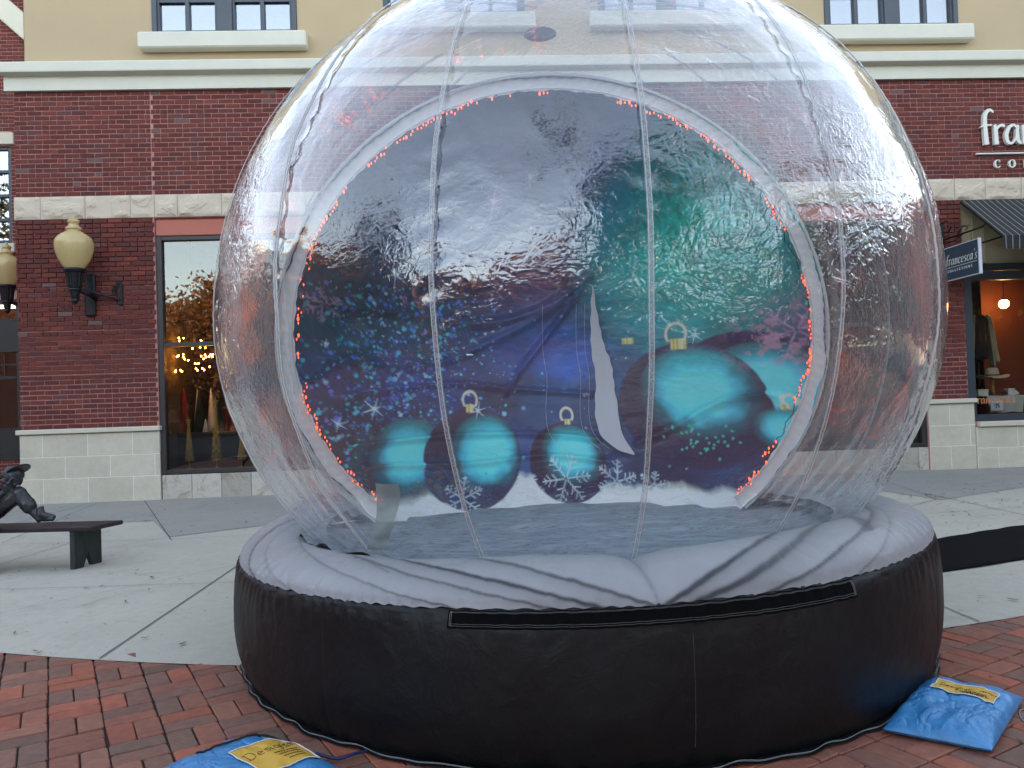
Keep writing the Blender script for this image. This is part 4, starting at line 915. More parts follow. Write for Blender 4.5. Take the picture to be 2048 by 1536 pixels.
grid_mesh('backdrop', P, M['print'], gl, wrap=True, col=colr, keep=(Z > .385), flip=False)
# white welded strip round the rim of the backdrop
def ring(a, off, rin):
    c_ = math.cos(a); return (CX+(rin+off)*math.sin(a), CY, CZ+((BU if c_ > 0 else BL)/RA)*(rin+off)*c_)
amax = math.acos(-(CZ-.47)/(BL*math.sqrt(1-(D0/RA)**2)))
na2 = 420; P = np.zeros((na2, 9, 3)); rin0 = math.sqrt(RA*RA-D0*D0)-.012
for i in range(na2):
    a = -amax+2*amax*i/(na2-1); wob = .004*math.sin(a*40)+.003*math.sin(a*97+1)
    for j in range(9):
        q = rin0+.018-.125*j/8+wob*(j/8); p = ring(a, 0, q); P[i, j] = (p[0], CY+D0+.004+.006*math.sin(math.pi*j/8)+.003*math.sin(a*150+j*.5), p[2])
grid_mesh('border_strip', P, simple('white_vinyl_strip', lin((240, 241, 238)), .5, var=.04, sc=30, bump=.5, bd=.006), gl)
mb = MB()
for q in (rin0-.004, rin0-.096):
    mb.tube([(ring(-amax+2*amax*i/500, 0, q)[0], CY+D0-.004, ring(-amax+2*amax*i/500, 0, q)[2]) for i in range(501)], .0035, 6)
mb.build('border_piping', M['thread'], gl, True)
# white tabs where the strip runs out over the floor
for nm, pts, wd in (('floor_tab', [(-.74, 4.93, .50), (-.92, 4.6, .535), (-.99, 4.35, .56)], .07), ('floor_tab', [(1.88, 5.0, .51), (2.02, 4.9, .53), (2.1, 4.7, .56)], .07)):
    mb = MB(); C_ = crom(pts, 6); vs = []
    for i, p in enumerate(C_):
        t_ = C_[min(i+1, len(C_)-1)]-C_[max(i-1, 0)]; n_ = np.array([-t_[1], t_[0], 0]); n_ /= np.linalg.norm(n_)
        for q in (-1, 1): vs.append(p+n_*wd*q*.5+np.array([0, 0, .012+.004*math.sin(i*1.3)]))
    mb.add(vs, [(2*i, 2*i+1, 2*i+3, 2*i+2) for i in range(len(C_)-1)]); mb.build(nm, simple('white_tab', lin((220, 222, 222)), .5, var=.04), gl, True)
# grey flap showing through the entrance slit in the backdrop
def cap_y(x, z):
    b = BU if z > CZ else BL; q = 1-(x/RA)**2-((z-CZ)/b)**2; return RA*math.sqrt(max(q, 0))
Lc = crom(SLITL, 8); Rc = crom(SLITR, 8); vs = []
for p, q in zip(Lc, Rc):
    for k in range(5):
        x = p[0]+(q[0]-p[0])*k/4+.004*math.sin(p[1]*40)*(k in (0, 4)); z = p[1]+(q[1]-p[1])*k/4; sc_ = 1-.075/RA
        vs.append((CX+x*sc_, CY+cap_y(x, z)*sc_, CZ+(z-CZ)*sc_))
mb = MB(); mb.add(vs, [(i*5+k, i*5+k+1, i*5+k+6, i*5+k+5) for i in range(len(Lc)-1) for k in range(4)]); mb.build('entrance_flap', simple('grey_flap', lin((206, 208, 214)), .6, var=.03, sc=3), gl, True)
mb = MB()
for off in (-.05, -.12, -.40+.0):
    st = [(CX+(p[0]+off)*.957, CY+cap_y(p[0]+off, p[1])*.957, CZ+(p[1]-CZ)*.957) for p in Lc[6:-8]]
    mb.tube(st, .0012, 5)
mb.build('backdrop_stitching', M['thread'], gl, True)
# --- floor inside
nf, nrr = 300, 70; thf = np.arange(nf)/nf*2*np.pi; rf = np.linspace(0, 1.52, nrr); TF, RF = np.meshgrid(thf, rf, indexing='ij')
fx = RF*np.sin(TF); fy = -RF*np.cos(TF)
zf = .455+.13*np.clip((RF-1.05)/.45, 0, 1)**1.5*np.clip(.6-fy/1.2, 0, 1)+(fbm(fx*2.2, fy*9, 4, 51)-.5)*.035+.010*np.sin(fy*26+2.5*fbm(fx*2, fy*2, 2, 8)*3)
P = np.stack([CX+fx, CY+fy, zf], -1)
s = NT('floor_vinyl'); n = s.noise(5, 5, .6, 1.5, s.coord((.6, 3.5, 1))); rdg = s.math('ABSOLUTE', s.math('SUBTRACT', n.outputs[0], .5))
c = s.ramp(rdg, [(0, L(52, 58, 64)), (.018, L(134, 142, 150)), (.2, L(158, 166, 172))]); s.bsdf(color=c, rough=.28, spec=.6, normal=s.bump(n, .6, .03)); M['floor'] = s.m
grid_mesh('dome_floor', P, M['floor'], gl, wrap=True, flip=True)
# --- grey printed top of the base
thd = np.linspace(-180, 180, 1500, endpoint=False); sp = np.linspace(0, 1, 70)
tp = np.array([(1.805, .51), (1.79, .548), (1.745, .588), (1.68, .618), (1.60, .632), (1.53, .622), (1.49, .602), (1.455, .57)])
tq = np.array(crom(tp, 10)); tl_ = np.linspace(0, 1, len(tq)); RR = np.interp(sp, tl_, tq[:, 0]); ZZ = np.interp(sp, tl_, tq[:, 1])
TD, SP = np.meshgrid(thd, sp, indexing='ij'); Rr = np.interp(SP, tl_, tq[:, 0]); Zr = np.interp(SP, tl_, tq[:, 1])
TR = np.radians(TD)
def edge_z(tr): return .038*np.sin(tr)*np.clip(np.cos(tr)*1.5+.4, 0, 1)
dn = (TD-(2.0+(-2.2)*(1-np.abs(1-SP))*1.0)); 
notch = -.045*np.exp(-np.abs(dn)/2.2)*np.sin(np.pi*np.clip(SP*.9+.05, 0, 1))
bulge = .012*np.exp(-((TD+14)/10)**2)+.02*np.exp(-((TD-34)/22)**2)*np.sin(np.pi*SP)
wr = .004*np.exp(-SP/.18)*np.sin(TR*150+4*np.sin(TR*11))*(.4+fbm(TR*9, SP*2, 2, 3))
wr2 = .005*(fbm(TR*16, SP*3, 4, 13)-.5)*2-.004*np.exp(-np.abs(fbm(TR*9+SP*1.5, SP*2.2-TR*3, 3, 77)-.5)/.02)
Zt = Zr+edge_z(TR)+notch+bulge*np.sin(np.pi*SP)+wr+wr2+.015*np.sin(TR*2.0+1)*np.sin(np.pi*SP)
Rt = Rr+wr*.5-.085*np.clip((SP-.86)/.14, 0, 1)*np.clip(np.cos(TR)*2+.7, 0, 1)
P = np.stack([CX+Rt*np.sin(TR), CY-Rt*np.cos(TR), Zt], -1)
base = lin((154, 156, 160)); col = np.empty(P.shape); col[:] = base
col *= (.93+.14*fbm(TR*20, SP*4, 4, 17))[..., None]
r = np.random.default_rng(3)
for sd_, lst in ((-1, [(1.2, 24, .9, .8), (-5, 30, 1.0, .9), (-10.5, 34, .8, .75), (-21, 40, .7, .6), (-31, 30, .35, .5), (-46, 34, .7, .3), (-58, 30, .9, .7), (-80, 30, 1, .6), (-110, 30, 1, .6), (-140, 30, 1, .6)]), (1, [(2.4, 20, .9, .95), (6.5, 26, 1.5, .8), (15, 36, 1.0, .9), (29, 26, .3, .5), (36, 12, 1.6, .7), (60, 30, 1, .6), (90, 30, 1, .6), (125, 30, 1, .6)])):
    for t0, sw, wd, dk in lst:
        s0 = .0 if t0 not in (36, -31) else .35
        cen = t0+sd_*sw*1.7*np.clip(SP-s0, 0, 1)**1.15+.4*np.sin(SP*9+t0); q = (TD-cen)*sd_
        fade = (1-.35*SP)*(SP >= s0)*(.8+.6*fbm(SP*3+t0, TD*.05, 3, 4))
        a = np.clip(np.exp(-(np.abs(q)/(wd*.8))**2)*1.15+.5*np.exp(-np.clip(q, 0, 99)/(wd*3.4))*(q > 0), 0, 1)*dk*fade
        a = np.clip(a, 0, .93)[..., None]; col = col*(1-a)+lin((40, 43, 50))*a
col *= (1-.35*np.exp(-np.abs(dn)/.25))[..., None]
s = NT('base_top_fabric'); a = s.n('Attribute', attribute_name='Col'); n = s.noise(26, 5, .6, .8, s.coord((1, 1, .5))); n2 = s.n('TexWave', {'Vector': s.coord((1, 1, 1), (0, 0, .7)), 'Scale': 60., 'Distortion': 6., 'Detail': 3})
h = s.math('ADD', n.outputs[0], s.math('MULTIPLY', n2.outputs[0], .08)); s.bsdf(color=a.outputs['Color'], rough=.42, spec=.4, sheen=.1, normal=s.bump(h, .35, .008)); M['basetop'] = s.m
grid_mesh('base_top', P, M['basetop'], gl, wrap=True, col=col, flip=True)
# --- black side of the base
g0 = gz(CY)
sp2 = np.linspace(0, 1, 90); bp = np.array([(1.805, .51), (1.817, .485), (1.827, .43), (1.833, .33), (1.832, .2), (1.822, .09), (1.803, .01), (1.782, g0+.02), (1.764, g0+.006)])
bq = np.array(crom(bp, 10)); bl_ = np.linspace(0, 1, len(bq))
TD, SP = np.meshgrid(thd, sp2, indexing='ij'); TR = np.radians(TD)
Rr = np.interp(SP, bl_, bq[:, 0]); Zr = np.interp(SP, bl_, bq[:, 1])
amp = .5+fbm(TR*4, SP*0, 3, 61)*1.4
gt = .0042*np.exp(-((SP-.06)/.16)**2)*np.sin(TR*140+5*np.sin(TR*7)+3*np.sin(TR*19))*amp
gt += .0035*np.exp(-((SP-.16)/.12)**2)*(fbm(TR*28, SP*7, 3, 63)-.5)*2.5
gb = .0055*np.exp(-((1-SP)/.16)**2)*np.sin(TR*75+6*np.sin(TR*9))*amp
lw = -.0035*np.exp(-np.abs(fbm(TR*7+SP*2, SP*3-TR*2, 3, 78)-.5)/.012)*np.exp(-SP/.5)+.012*(fbm(TR*5, SP*2, 3, 64)-.5)+.004*(fbm(TR*24+SP*9, SP*16, 3, 66)-.5)
seam_d = np.abs(((TD-6.0+11.25) % 22.5)-11.25) if False else np.abs(((TD-5.2+22.5) % 45)-22.5)
sv = -.004*np.exp(-seam_d/.35)*np.sin(np.pi*SP)
Rb = Rr+.010*np.abs(np.sin(np.radians((TD-5.2)*4)))*np.sin(np.pi*SP)-.006+gt+gb+lw*np.sin(np.pi*np.clip(SP, 0, 1))+sv; Zb = Zr+edge_z(TR)*(1-SP)**1.2+.002*np.sin(TR*60)*(SP > .97)
P = np.stack([CX+Rb*np.sin(TR), CY-Rb*np.cos(TR), Zb+(gz(CY-Rb*np.cos(TR))-g0)*np.clip(SP*1.3-.3, 0, 1)], -1)
s = NT('black_base_fabric'); n = s.noise(11, 6, .65, 1.0, s.coord((1, 1, .8))); n2 = s.noise(240, 2); sc_ = s.noise(5, 5, .7, 2.0, s.coord((1, 1, 5.)))
c = s.ramp(s.noise(2, 5, .6), [(.3, L(12, 15, 18)), (.7, L(18, 21, 24))]); scr = s.ramp(sc_, [(.69, (0, 0, 0)), (.76, (.25,)*3)]); c = s.mix(scr.outputs[0], c.outputs[0], L(92, 92, 92))
h = s.math('ADD', n.outputs[0], s.math('MULTIPLY', n2.outputs[0], .04))
s.bsdf(color=c, rough=s.ramp(s.noise(4, 3), [(.3, (.42,)*3), (.7, (.55,)*3)]), spec=.36, sheen=.0, normal=s.bump(h, .4, .012)); M['skirt'] = s.m
bs = grid_mesh('base_skirt', P, M['skirt'], gl, wrap=True, flip=False)
SKR = (thd, P)
# dotted seam stitches down the black side
def skirt_pt(td, sp_, off):
    i = (td+180)/360*len(thd); i0 = int(math.floor(i)) % len(thd); j = min(int(sp_*(len(sp2)-1)), len(sp2)-2); f = sp_*(len(sp2)-1)-j
    p = P_sk[i0, j]*(1-f)+P_sk[i0, j+1]*f; p2 = P_sk[(i0+1) % len(thd), j]*(1-f)+P_sk[(i0+1) % len(thd), j+1]*f; q = i-math.floor(i); p = p*(1-q)+p2*q
    o = np.array([p[0]-CX, p[1]-CY, 0]); o /= np.linalg.norm(o); return Vector(p+o*off)
P_sk = P
mb = MB()
for k in range(70):
    v = .28+.45*k/70; p = skirt_pt(5.2+.1, v, .001); p2 = skirt_pt(5.2+.1, v+.0028, .001); mb.tube([p, p2], .0006, 4)
mb.build('seam_stitching', simple('grey_thread', lin((120, 122, 122)), .7), bs)
# hook-and-loop strip
mb = MB(); n = 260; vs = []; A0_, A1_ = -21.5, 27.2
for i in range(n+1):
    td = A0_+(A1_-A0_)*i/n; cz_ = edge_z(R_(td))
    for q, off in ((.035, .0), (.04, .006), (.222, .006), (.228, .0)): vs.append(skirt_pt(td, q+.0015*math.sin(td*3.1), off+.0012*math.sin(td*5)+.002))
mb.add(vs, [(i*4+k, i*4+k+1, i*4+k+5, i*4+k+4) for i in range(n) for k in range(3)]+[(0, 3, 2, 1), (n*4, n*4+1, n*4+2, n*4+3)])
hk = mb.build('hook_strip', simple('hook_strip_black', lin((14, 14, 16)), .95, var=.4, sc=120, bump=1., bd=.003, spec=.1), gl)
mb = MB()
for q in (.055, .07, .192, .207):
    for i in range(190):
        td = A0_+.35+(A1_-A0_-.7)*i/190; e_ = td+(A1_-A0_)/190*.62
        mb.tube([skirt_pt(td, q+.0015*math.sin(td*3.1), .0095), skirt_pt(e_, q+.0015*math.sin(e_*3.1), .0095)], .0007, 4)
for td in (A0_+.3, A0_+.5, A1_-.3, A1_-.5): mb.tube([skirt_pt(td, .055+.152*k_/6, .0095) for k_ in range(7)], .0008, 4)
mb.build('stitching', M['thread2'], hk)
# pale thread hem round the foot
mb = MB()
for dz, dr in ((.006, .010), (.012, .016)):
    st = []
    for i in range(700):
        a = 2*math.pi*i/700; r_ = 1.785+dr+.006*math.sin(a*23)+.005*math.sin(a*57+1); x, y = CX+r_*math.sin(a), CY-r_*math.cos(a)
        st.append((x, y, gz(y)+dz+.005+.007*max(0, math.sin(a*31+2))**2))
    mb.tube(st, .0014, 5)
mb.build('hem_stitching', M['thread2'], gl, True)
mb = MB(); vs = []; n = 700; dz2 = .008
for i in range(n+1):
    a = 2*math.pi*i/n
    for r_, dz in ((1.760, .014), (1.785+.024+.006*math.sin(a*23)+.005*math.sin(a*57+1), dz2+.007*max(0, math.sin(a*31+2))**2)):
        x, y = CX+r_*math.sin(a), CY-r_*math.cos(a); vs.append((x, y, gz(y)+dz))
mb.add(vs, [(2*i, 2*i+2, 2*i+3, 2*i+1) for i in range(n)]); mb.build('hem', M['skirt'], gl, True)
# translucent repair patch hanging on the film, front left
s = NT('patch_vinyl'); tr = s.n('BsdfTransparent', {'Color': (.85, .9, .88, 1)}); pb = s.n('BsdfPrincipled', {'Base Color': L(168, 182, 178), 'Roughness': .25}); mx = s.n('MixShader', {0: .62, 1: tr, 2: pb}); s.t.links.new(mx.outputs[0], s.out.inputs[0])
P = np.zeros((8, 22, 3))
for i in range(8):
    for j in range(22):
        u, v = i/7, j/21; ph_ = -math.asin((CZ-(.93-.30*v))/BL); az = -32.9-9.2*v**1.6+u*(3.6+2.2*(v > .92))
        P[i, j] = dome_pt(az, ph_, .014+.006*math.sin(v*9+u*3)+.01*(v > .9))
grid_mesh('vinyl_patch', P, s.m, gl)
# --- string of orange LEDs round the backdrop
ls = empty('string_lights', (CX, CY+D0, CZ), 'string of tiny orange red lights running round the backdrop inside the dome', 'lights')
r = np.random.default_rng(9); pts = []; a = -amax+.05; rin = rin0-.125
gaps = [(-.30, -.04), (.0, .26), (.92, 1.0), (1.18, 1.34), (-.90, -.80), (-1.75, -1.6), (1.95, 2.1)]
wire = []
while a < amax-.02:
    q = rin-.008*math.sin(a*7)+r.normal(0, .010); p = ring(a, 0, q); y = CY+.60+r.normal(0, .012)
    wire.append((p[0], y, p[2]))
    if not any(u < a < v for u, v in gaps) or r.random() < .15: pts.append((p[0], y-.008, p[2]))
    a += r.uniform(.010, .022) if r.random() < .93 else .05
mb = MB(); mb.tube(wire, .003, 5); mb.build('wire', M['black'], ls, True)
M['led'] = emis('led_orange', L(255, 86, 44), .55)
print('leds', len(pts))
step = max(1, math.ceil(len(pts)/100)); b0 = None; rest = MB()
for k, p in enumerate(pts):
    if k % step == 0:
        if b0 is None:
            mb = MB(); mb.ball((0, 0, 0), (.006, .006, .011), 8, 6); b0 = mb.build('bulb', M['led'], ls, True); b0.matrix_parent_inverse = Matrix.Translation(ls.location).inverted(); b = b0
        else: b = b0.copy(); COL.objects.link(b); b.parent = ls; b.matrix_parent_inverse = b0.matrix_parent_inverse.copy()
        b.location = p; b.scale = (r.uniform(.5, 1.3),)*3
    else: rest.ball(p, (.0045, .0045, .009), 8, 6)
if rest.v: tag(rest.build('bulbs', M['led'], ls, True), kind='stuff')
# ================================================================== SANDBAGS
s = NT('blue_bag_vinyl'); n = s.noise(9, 6, .6, 1.2); n3 = s.noise(3.2, 4, .6)
c = s.ramp(n3, [(.35, L(52, 122, 178)), (.65, L(74, 146, 202))]); dirt = s.ramp(s.noise(7, 6, .7, .5), [(.6, (0, 0, 0)), (.8, (.4,)*3)]); c = s.mix(dirt.outputs[0], c.outputs[0], L(120, 116, 112))
s.bsdf(color=c, rough=.3, spec=.5, normal=s.bump(n, .6, .02)); M['bag'] = s.m
s = NT('yellow_label'); n = s.noise(16, 5, .7); c = s.ramp(n, [(.3, L(214, 172, 62)), (.6, L(204, 160, 66)), (.8, L(176, 136, 70))]); s.bsdf(color=c, rough=.5, normal=s.bump(n, .2, .003)); M['label'] = s.m
M['ink'] = simple('label_ink', lin((60, 52, 40)), .7)
def bag(cx, cy, ax, ay, hx, hy, hh, label, seed, lab, lcorners, swap, seams):
    z0 = gz(cy); t = empty('sandbag', (cx, cy, z0), label, 'sandbag', 'blue sandbags holding down the snow globe')
    ax = np.array(ax)/np.linalg.norm(ax); ay = np.array(ay)/np.linalg.norm(ay)
    nu, nv = 150, 110; u = np.linspace(-1, 1, nu); v = np.linspace(-1, 1, nv); U, V = np.meshgrid(u, v, indexing='ij')
    def surf(U, V, top=True, lift=0.):
        U = np.asarray(U, float); V = np.asarray(V, float)
        e_ = (1-np.abs(U)**3.2)**.55*(1-np.abs(V)**3.0)**.55
        pinch = 1-.10*np.abs(U)**2*(1-np.abs(V)**1)-.0; pin2 = 1-.10*np.abs(V)**2*(1-np.abs(U))
        wr = (fbm(U*1.6+seed, V*1.8, 3, seed)-.5)*.045+.007*np.sin(V*13+3*U)*np.abs(U)**3+.007*np.sin(U*16+2*V)*np.abs(V)**3
        rg = np.abs(fbm(U*4+9, V*3+seed, 3, seed+5)-.5); wr = wr-.007*np.exp(-rg/.02)
        for (s0, s1) in seams: wr = wr-.012*np.exp(-np.abs(V*s0[0]+U*s0[1]-s1)/.018)
        z = (hh*e_*.98+wr*e_+.022+lift) if top else (.014-.01*e_)
        x = U*hx*pin2; y = V*hy*pinch
        return np.stack([cx+ax[0]*x+ay[0]*y, cy+ax[1]*x+ay[1]*y, gz(cy)+z+0*x], -1)
    T_ = surf(U, V); Bm = surf(U, V, False)
    bd = grid_mesh('bag_body', T_, M['bag'], t)
    # side + bottom closed by a second sheet
    k = np.maximum(np.abs(U), np.abs(V)) >= .999; Bm[k] = T_[k]; grid_mesh('bag_underside', Bm, M['bag'], t, flip=True)
    u0, u1, v0, v1 = lcorners
    LU, LV = np.meshgrid(np.linspace(u0, u1, 30), np.linspace(v0, v1, 24), indexing='ij'); lb_ = grid_mesh('label', surf(LU, LV, lift=.004), M['label'], bd)
    mb = MB(); ring_ = [(u0, v0), (u1, v0), (u1, v1), (u0, v1), (u0, v0)]; st = []
    for (a, b), (c_, d_) in zip(ring_, ring_[1:]):
        for q in range(16): st.append(tuple(surf(a+(c_-a)*q/16, b+(d_-b)*q/16, lift=.006)))
    mb.tube(st+[st[0]], .0022, 5); mb.build('label_stitching', M['thread'], bd)
    # printed lettering: heading in loose script, four small lines
    mb = MB(); rr_ = np.random.default_rng(seed)
    La, Lb = ((v1-v0)*hy, (u1-u0)*hx) if swap else ((u1-u0)*hx, (v1-v0)*hy)
    def P2(a, b):
        if swap: return tuple(surf(u0+(u1-u0)*b, v1-(v1-v0)*a, lift=.0055))
        return tuple(surf(u0+(u1-u0)*a, v0+(v1-v0)*b, lift=.0055))
    def write(text, a0, b0, h_, track=.12):
        x = 0
        for ch in text:
            for st_ in SM[ch][0]: mb.tube([P2(a0+(x+p[0])*h_*Lb/La, b0+p[1]*h_) for p in crom([(q[0], q[1]) for q in st_], 4)], .0009, 4)
            x += SM[ch][1]+track
    write('Designer', .07, .55, .22, .04); write('rentals', .72, .66, .13)
    mb.build('label_heading', M['ink'], lb_); mb = MB()
    for k in range(4):
        a0 = .42+.03*k
        x = a0
        while x < .86-.02*abs(k-1.5):
            wd_ = rr_.uniform(.02, .06); mb.tube([P2(x, .40-k*.085), P2(x+wd_, .40-k*.085)], .0014, 4); x += wd_+.014
    mb.build('label_print', M['ink'], lb_)
    return t, surf
SM = {'D': ([[(.1, 0), (.14, 1.0)], [(.0, 1.0), (.5, .95), (.66, .5), (.4, .05), (.0, 0)]], .75), 'e': ([[(.05, .3), (.42, .36), (.3, .58), (.08, .45), (.08, .12), (.4, .06)]], .5), 's': ([[(.36, .5), (.12, .5), (.12, .34), (.34, .22), (.26, .02), (.02, .06)]], .42),
 'i': ([[(.08, .5), (.08, .0)], [(.08, .72), (.1, .75)]], .2), 'g': ([[(.4, .5), (.1, .5), (.08, .1), (.38, .1), (.4, .5), (.38, -.3), (.05, -.28)]], .5), 'n': ([[(.06, .5), (.06, 0)], [(.06, .35), (.3, .52), (.36, 0)]], .45),
 'r': ([[(.06, .5), (.06, 0)], [(.06, .32), (.2, .5), (.32, .45)]], .36), 't': ([[(.15, .8), (.14, .1), (.3, .02)], [(.0, .52), (.3, .52)]], .34), 'a': ([[(.38, .5), (.1, .48), (.06, .1), (.34, .08), (.38, .5), (.42, 0)]], .5), 'l': ([[(.08, .95), (.08, 0)]], .2)}
bR, sR = bag(1.835, 3.02, (.70, .71), (-.79, .61), .30, .175, .078, 'blue vinyl sandbag lying on the brick paving at the right of the globe base', 3, 'label', (.02, .44, -.72, .50), True, [((.12, 1), -.12)])
mb = MB()
for k in range(2):
    c_ = Vector((2.055+.02*k, 2.93-.035*k, gz(2.9)+.03)); st = [c_+Vector((.03*math.cos(a)*.8, .022*math.sin(a), .02*math.sin(a+k))) for a in np.linspace(0, 2*math.pi, 20)]; mb.tube(st, .0045, 6)
mb.build('ring', simple('steel_ring', lin((120, 118, 112)), .3, .9), bR)
bL, sL = bag(-.81, 2.745, (.66, .75), (-.75, .66), .24, .32, .095, 'blue sandbag with a dark tie line, cut by the bottom edge left of the globe', 8, 'label', (-.05, .82, -.46, .27), False, [])
mb = MB(); st = [tuple(sL(.93-1.2*(k/30)**1.3, .40+.25*(k/30)**.6, lift=.006)) for k in range(31)]; mb.tube(st, .004, 6); mb.build('tie_line', M['black'], bL)
mb = MB(); mb.tube(crom([(-.62, 2.95, gz(3)+.03), (-.54, 2.93, gz(3)+.015), (-.49, 2.95, gz(3)+.018), (-.44, 2.99, gz(3)+.012)], 6), .006, 6); mb.build('tie_strap', simple('dark_blue_strap', lin((28, 40, 90)), .6), bL)
# ================================================================== MAT
mat_pts = ([(1.9, 4.86), (3.15, 5.27), (3.91, 5.52), (5.4, 6.02), (7.5, 6.7)], [(2.4, 5.80), (3.78, 6.37), (4.84, 6.81), (6.0, 7.22), (7.3, 7.7)])
a_ = crom(mat_pts[0], 20); b_ = crom(mat_pts[1], 20); P = np.zeros((len(a_), 16, 3))
for i in range(len(a_)):
    for j in range(16):
        q = a_[i]+(b_[i]-a_[i])*j/15; wob = .02*mnoise.noise(Vector((q[0]*3, j*.2, 0)))
        P[i, j] = (q[0], q[1]+wob+(.012*math.sin(i*.9) if j == 15 else 0), gz(q[1])+.014+.006*max(0, mnoise.noise(Vector((q[0]*2.5, q[1]*2.5, 3))))+(.006 if 0 < j < 15 else 0))
mo = grid_mesh('floor_mat', P, simple('mat_black', lin((14, 16, 19)), .95, var=.3, sc=20, bump=.6, spec=.12), None); tag(mo, 'black cloth mat laid on the pavement, running right from the globe', 'mat')
mo.modifiers.new('t', 'SOLIDIFY').thickness = .004
# ================================================================== BENCH + STATUE
s = NT('dark_bronze'); n = s.noise(9, 5, .6); c = s.ramp(n, [(.3, L(48, 50, 55)), (.7, L(78, 80, 84))]); s.bsdf(color=c, rough=.38, metal=.55, normal=s.bump(s.noise(50, 3), .25, .004)); M['bronze'] = s.m
s = NT('bench_bronze'); n = s.noise(4, 6, .6, 1., s.coord((1, 5, 1))); c = s.ramp(n, [(.3, L(40, 36, 42)), (.7, L(62, 52, 56))]); s.bsdf(color=c, rough=.42, metal=.3, normal=s.bump(n, .4, .006)); M['benchtop'] = s.m
s = NT('bench_leg_bronze'); n = s.noise(6, 6, .6, 1., s.coord((3, 3, .6))); c = s.ramp(n, [(.3, L(38, 48, 48)), (.7, L(56, 66, 64))]); s.bsdf(color=c, rough=.5, metal=.3, normal=s.bump(n, .4, .006)); M['benchleg'] = s.m
bu = Vector((-.995, .10, 0)).normalized(); bv = Vector((.30, .954, 0)).normalized(); bo = Vector((-3.296, 6.645, gz(6.7)))
bt = empty('bench', tuple(bo), 'dark plank bench with notched board legs, at the left edge on the pavement', 'bench')
def BT(o, x, y): return Matrix(((x.x, y.x, 0, o.x), (x.y, y.y, 0, o.y), (0, 0, 1, o.z), (0, 0, 0, 1)))
T = BT(bo, bu, bv); SH = .352
mb = MB(); mb.cbox(-.17, 1.55, -.03, .325, SH-.035, SH, .006, T); mb.build('seat', M['benchtop'], bt)
for k, x in enumerate((0., 1.32)):
    mb = MB(); yy = [0, .105, .145, .185, .29]; zb = [0, 0, .085, 0, 0]; vs = []
    prof = [(0, 0), (.09, 0), (.145, .125), (.20, 0), (.29, 0), (.29, SH-.036), (0, SH-.036)]
    for x_ in (x, x+.04):
        for y, z in prof: vs.append(tuple(T @ Vector((x_, y, z))))
    n = len(prof); mb.add(vs, [(0, 1, 2, 5+0, 6), (2, 3, 4, 5), (n+6, n+5, n+2, n+1, n), (n+5, n+4, n+3, n+2)]+[(i, i+n, (i+1) % n+n, (i+1) % n) for i in range(n)]); mb.build('leg', M['benchleg'], bt)
    mb = MB(); sg = 1 if k == 0 else -1
    xs = x+(.041 if k == 0 else -.001)
    T2 = T @ Matrix.Translation((xs, .12, SH-.16)) @ Matrix.Rotation(-sg*R_(45), 4, 'Y')
    if k == 0: mb.box(0, .19, 0, .045, 0, .04, T2)
    else: mb.box(-.19, 0, 0, .045, 0, .04, T2)
    mb.build('brace', M['benchleg'], bt)
st = empty('bronze_statue', (-4.0, 6.85, gz(6.85)), 'dark bronze statue of a boy in a cap, chin on hand, seated on the bench', 'statue')
mb = MB(); V = Vector
hip = V((-4.14, 6.84, .40)); hipR = V((-4.08, 6.78, .39)); hipL = V((-4.10, 6.92, .39)); chest = V((-4.02, 6.84, .56)); neck = V((-3.93, 6.83, .635)); HC = V((-3.850, 6.76, .715))
mb.caps(hip, V((-4.10, 6.84, .5)), .105, .10, 16); mb.caps(V((-4.10, 6.84, .49)), chest, .10, .095, 16); mb.caps(chest, V((-3.99, 6.84, .60)), .09, .06, 16); mb.caps(V((-3.99, 6.84, .60)), HC, .038, .036)
shN = V((-4.0, 6.73, .60)); shF = V((-3.99, 6.95, .60)); mb.caps(shN, shF, .055, .055)
# raised near leg, foot on the bench
kn = V((-3.79, 6.75, .585)); an = V((-3.63, 6.75, .375)); mb.caps(hipR, kn, .082, .062, 14); mb.caps(kn+V((.0, 0, 0)), kn.lerp(an, .45), .060, .056, 14)
mb.caps(kn.lerp(an, .42), kn.lerp(an, .5), .064, .060, 14); mb.caps(kn.lerp(an, .4), an, .040, .030, 12)
def shoe(a, yaw):
    c_, s_ = math.cos(yaw), math.sin(yaw)
    def q(x, y, z): return V((a.x+x*c_-y*s_, a.y+x*s_+y*c_, a.z+z))
    mb.caps(q(0, 0, .015), q(.0, 0, -.01), .034, .036); mb.caps(q(-.01, 0, -.012), q(.07, 0, -.022), .032, .028); mb.caps(q(.06, .005, -.024), q(.115, .008, -.03), .028, .022)
    mb.caps(q(-.02, 0, -.045), q(.11, 0, -.048), .022, .021)
    for k in range(4): mb.caps(q(.012+.02*k, -.02, .012-.008*k), q(.012+.02*k, .02, .012-.008*k), .008, .008, 6)
    mb.caps(q(.0, -.02, .04), q(.0, .022, .045), .013, .013, 6)
shoe(V((-3.62, 6.75, .418)), -.25)
# hanging far leg
kn2 = V((-3.97, 6.62, .36)); an2 = V((-4.0, 6.62, .09)); mb.caps(hipL+V((0, -.1, 0)), kn2, .08, .062, 14); mb.caps(kn2, kn2.lerp(an2, .5), .06, .058, 14); mb.caps(kn2.lerp(an2, .4), an2, .040, .03)
shoe(V((-4.0, 6.62, .03)), -.35)
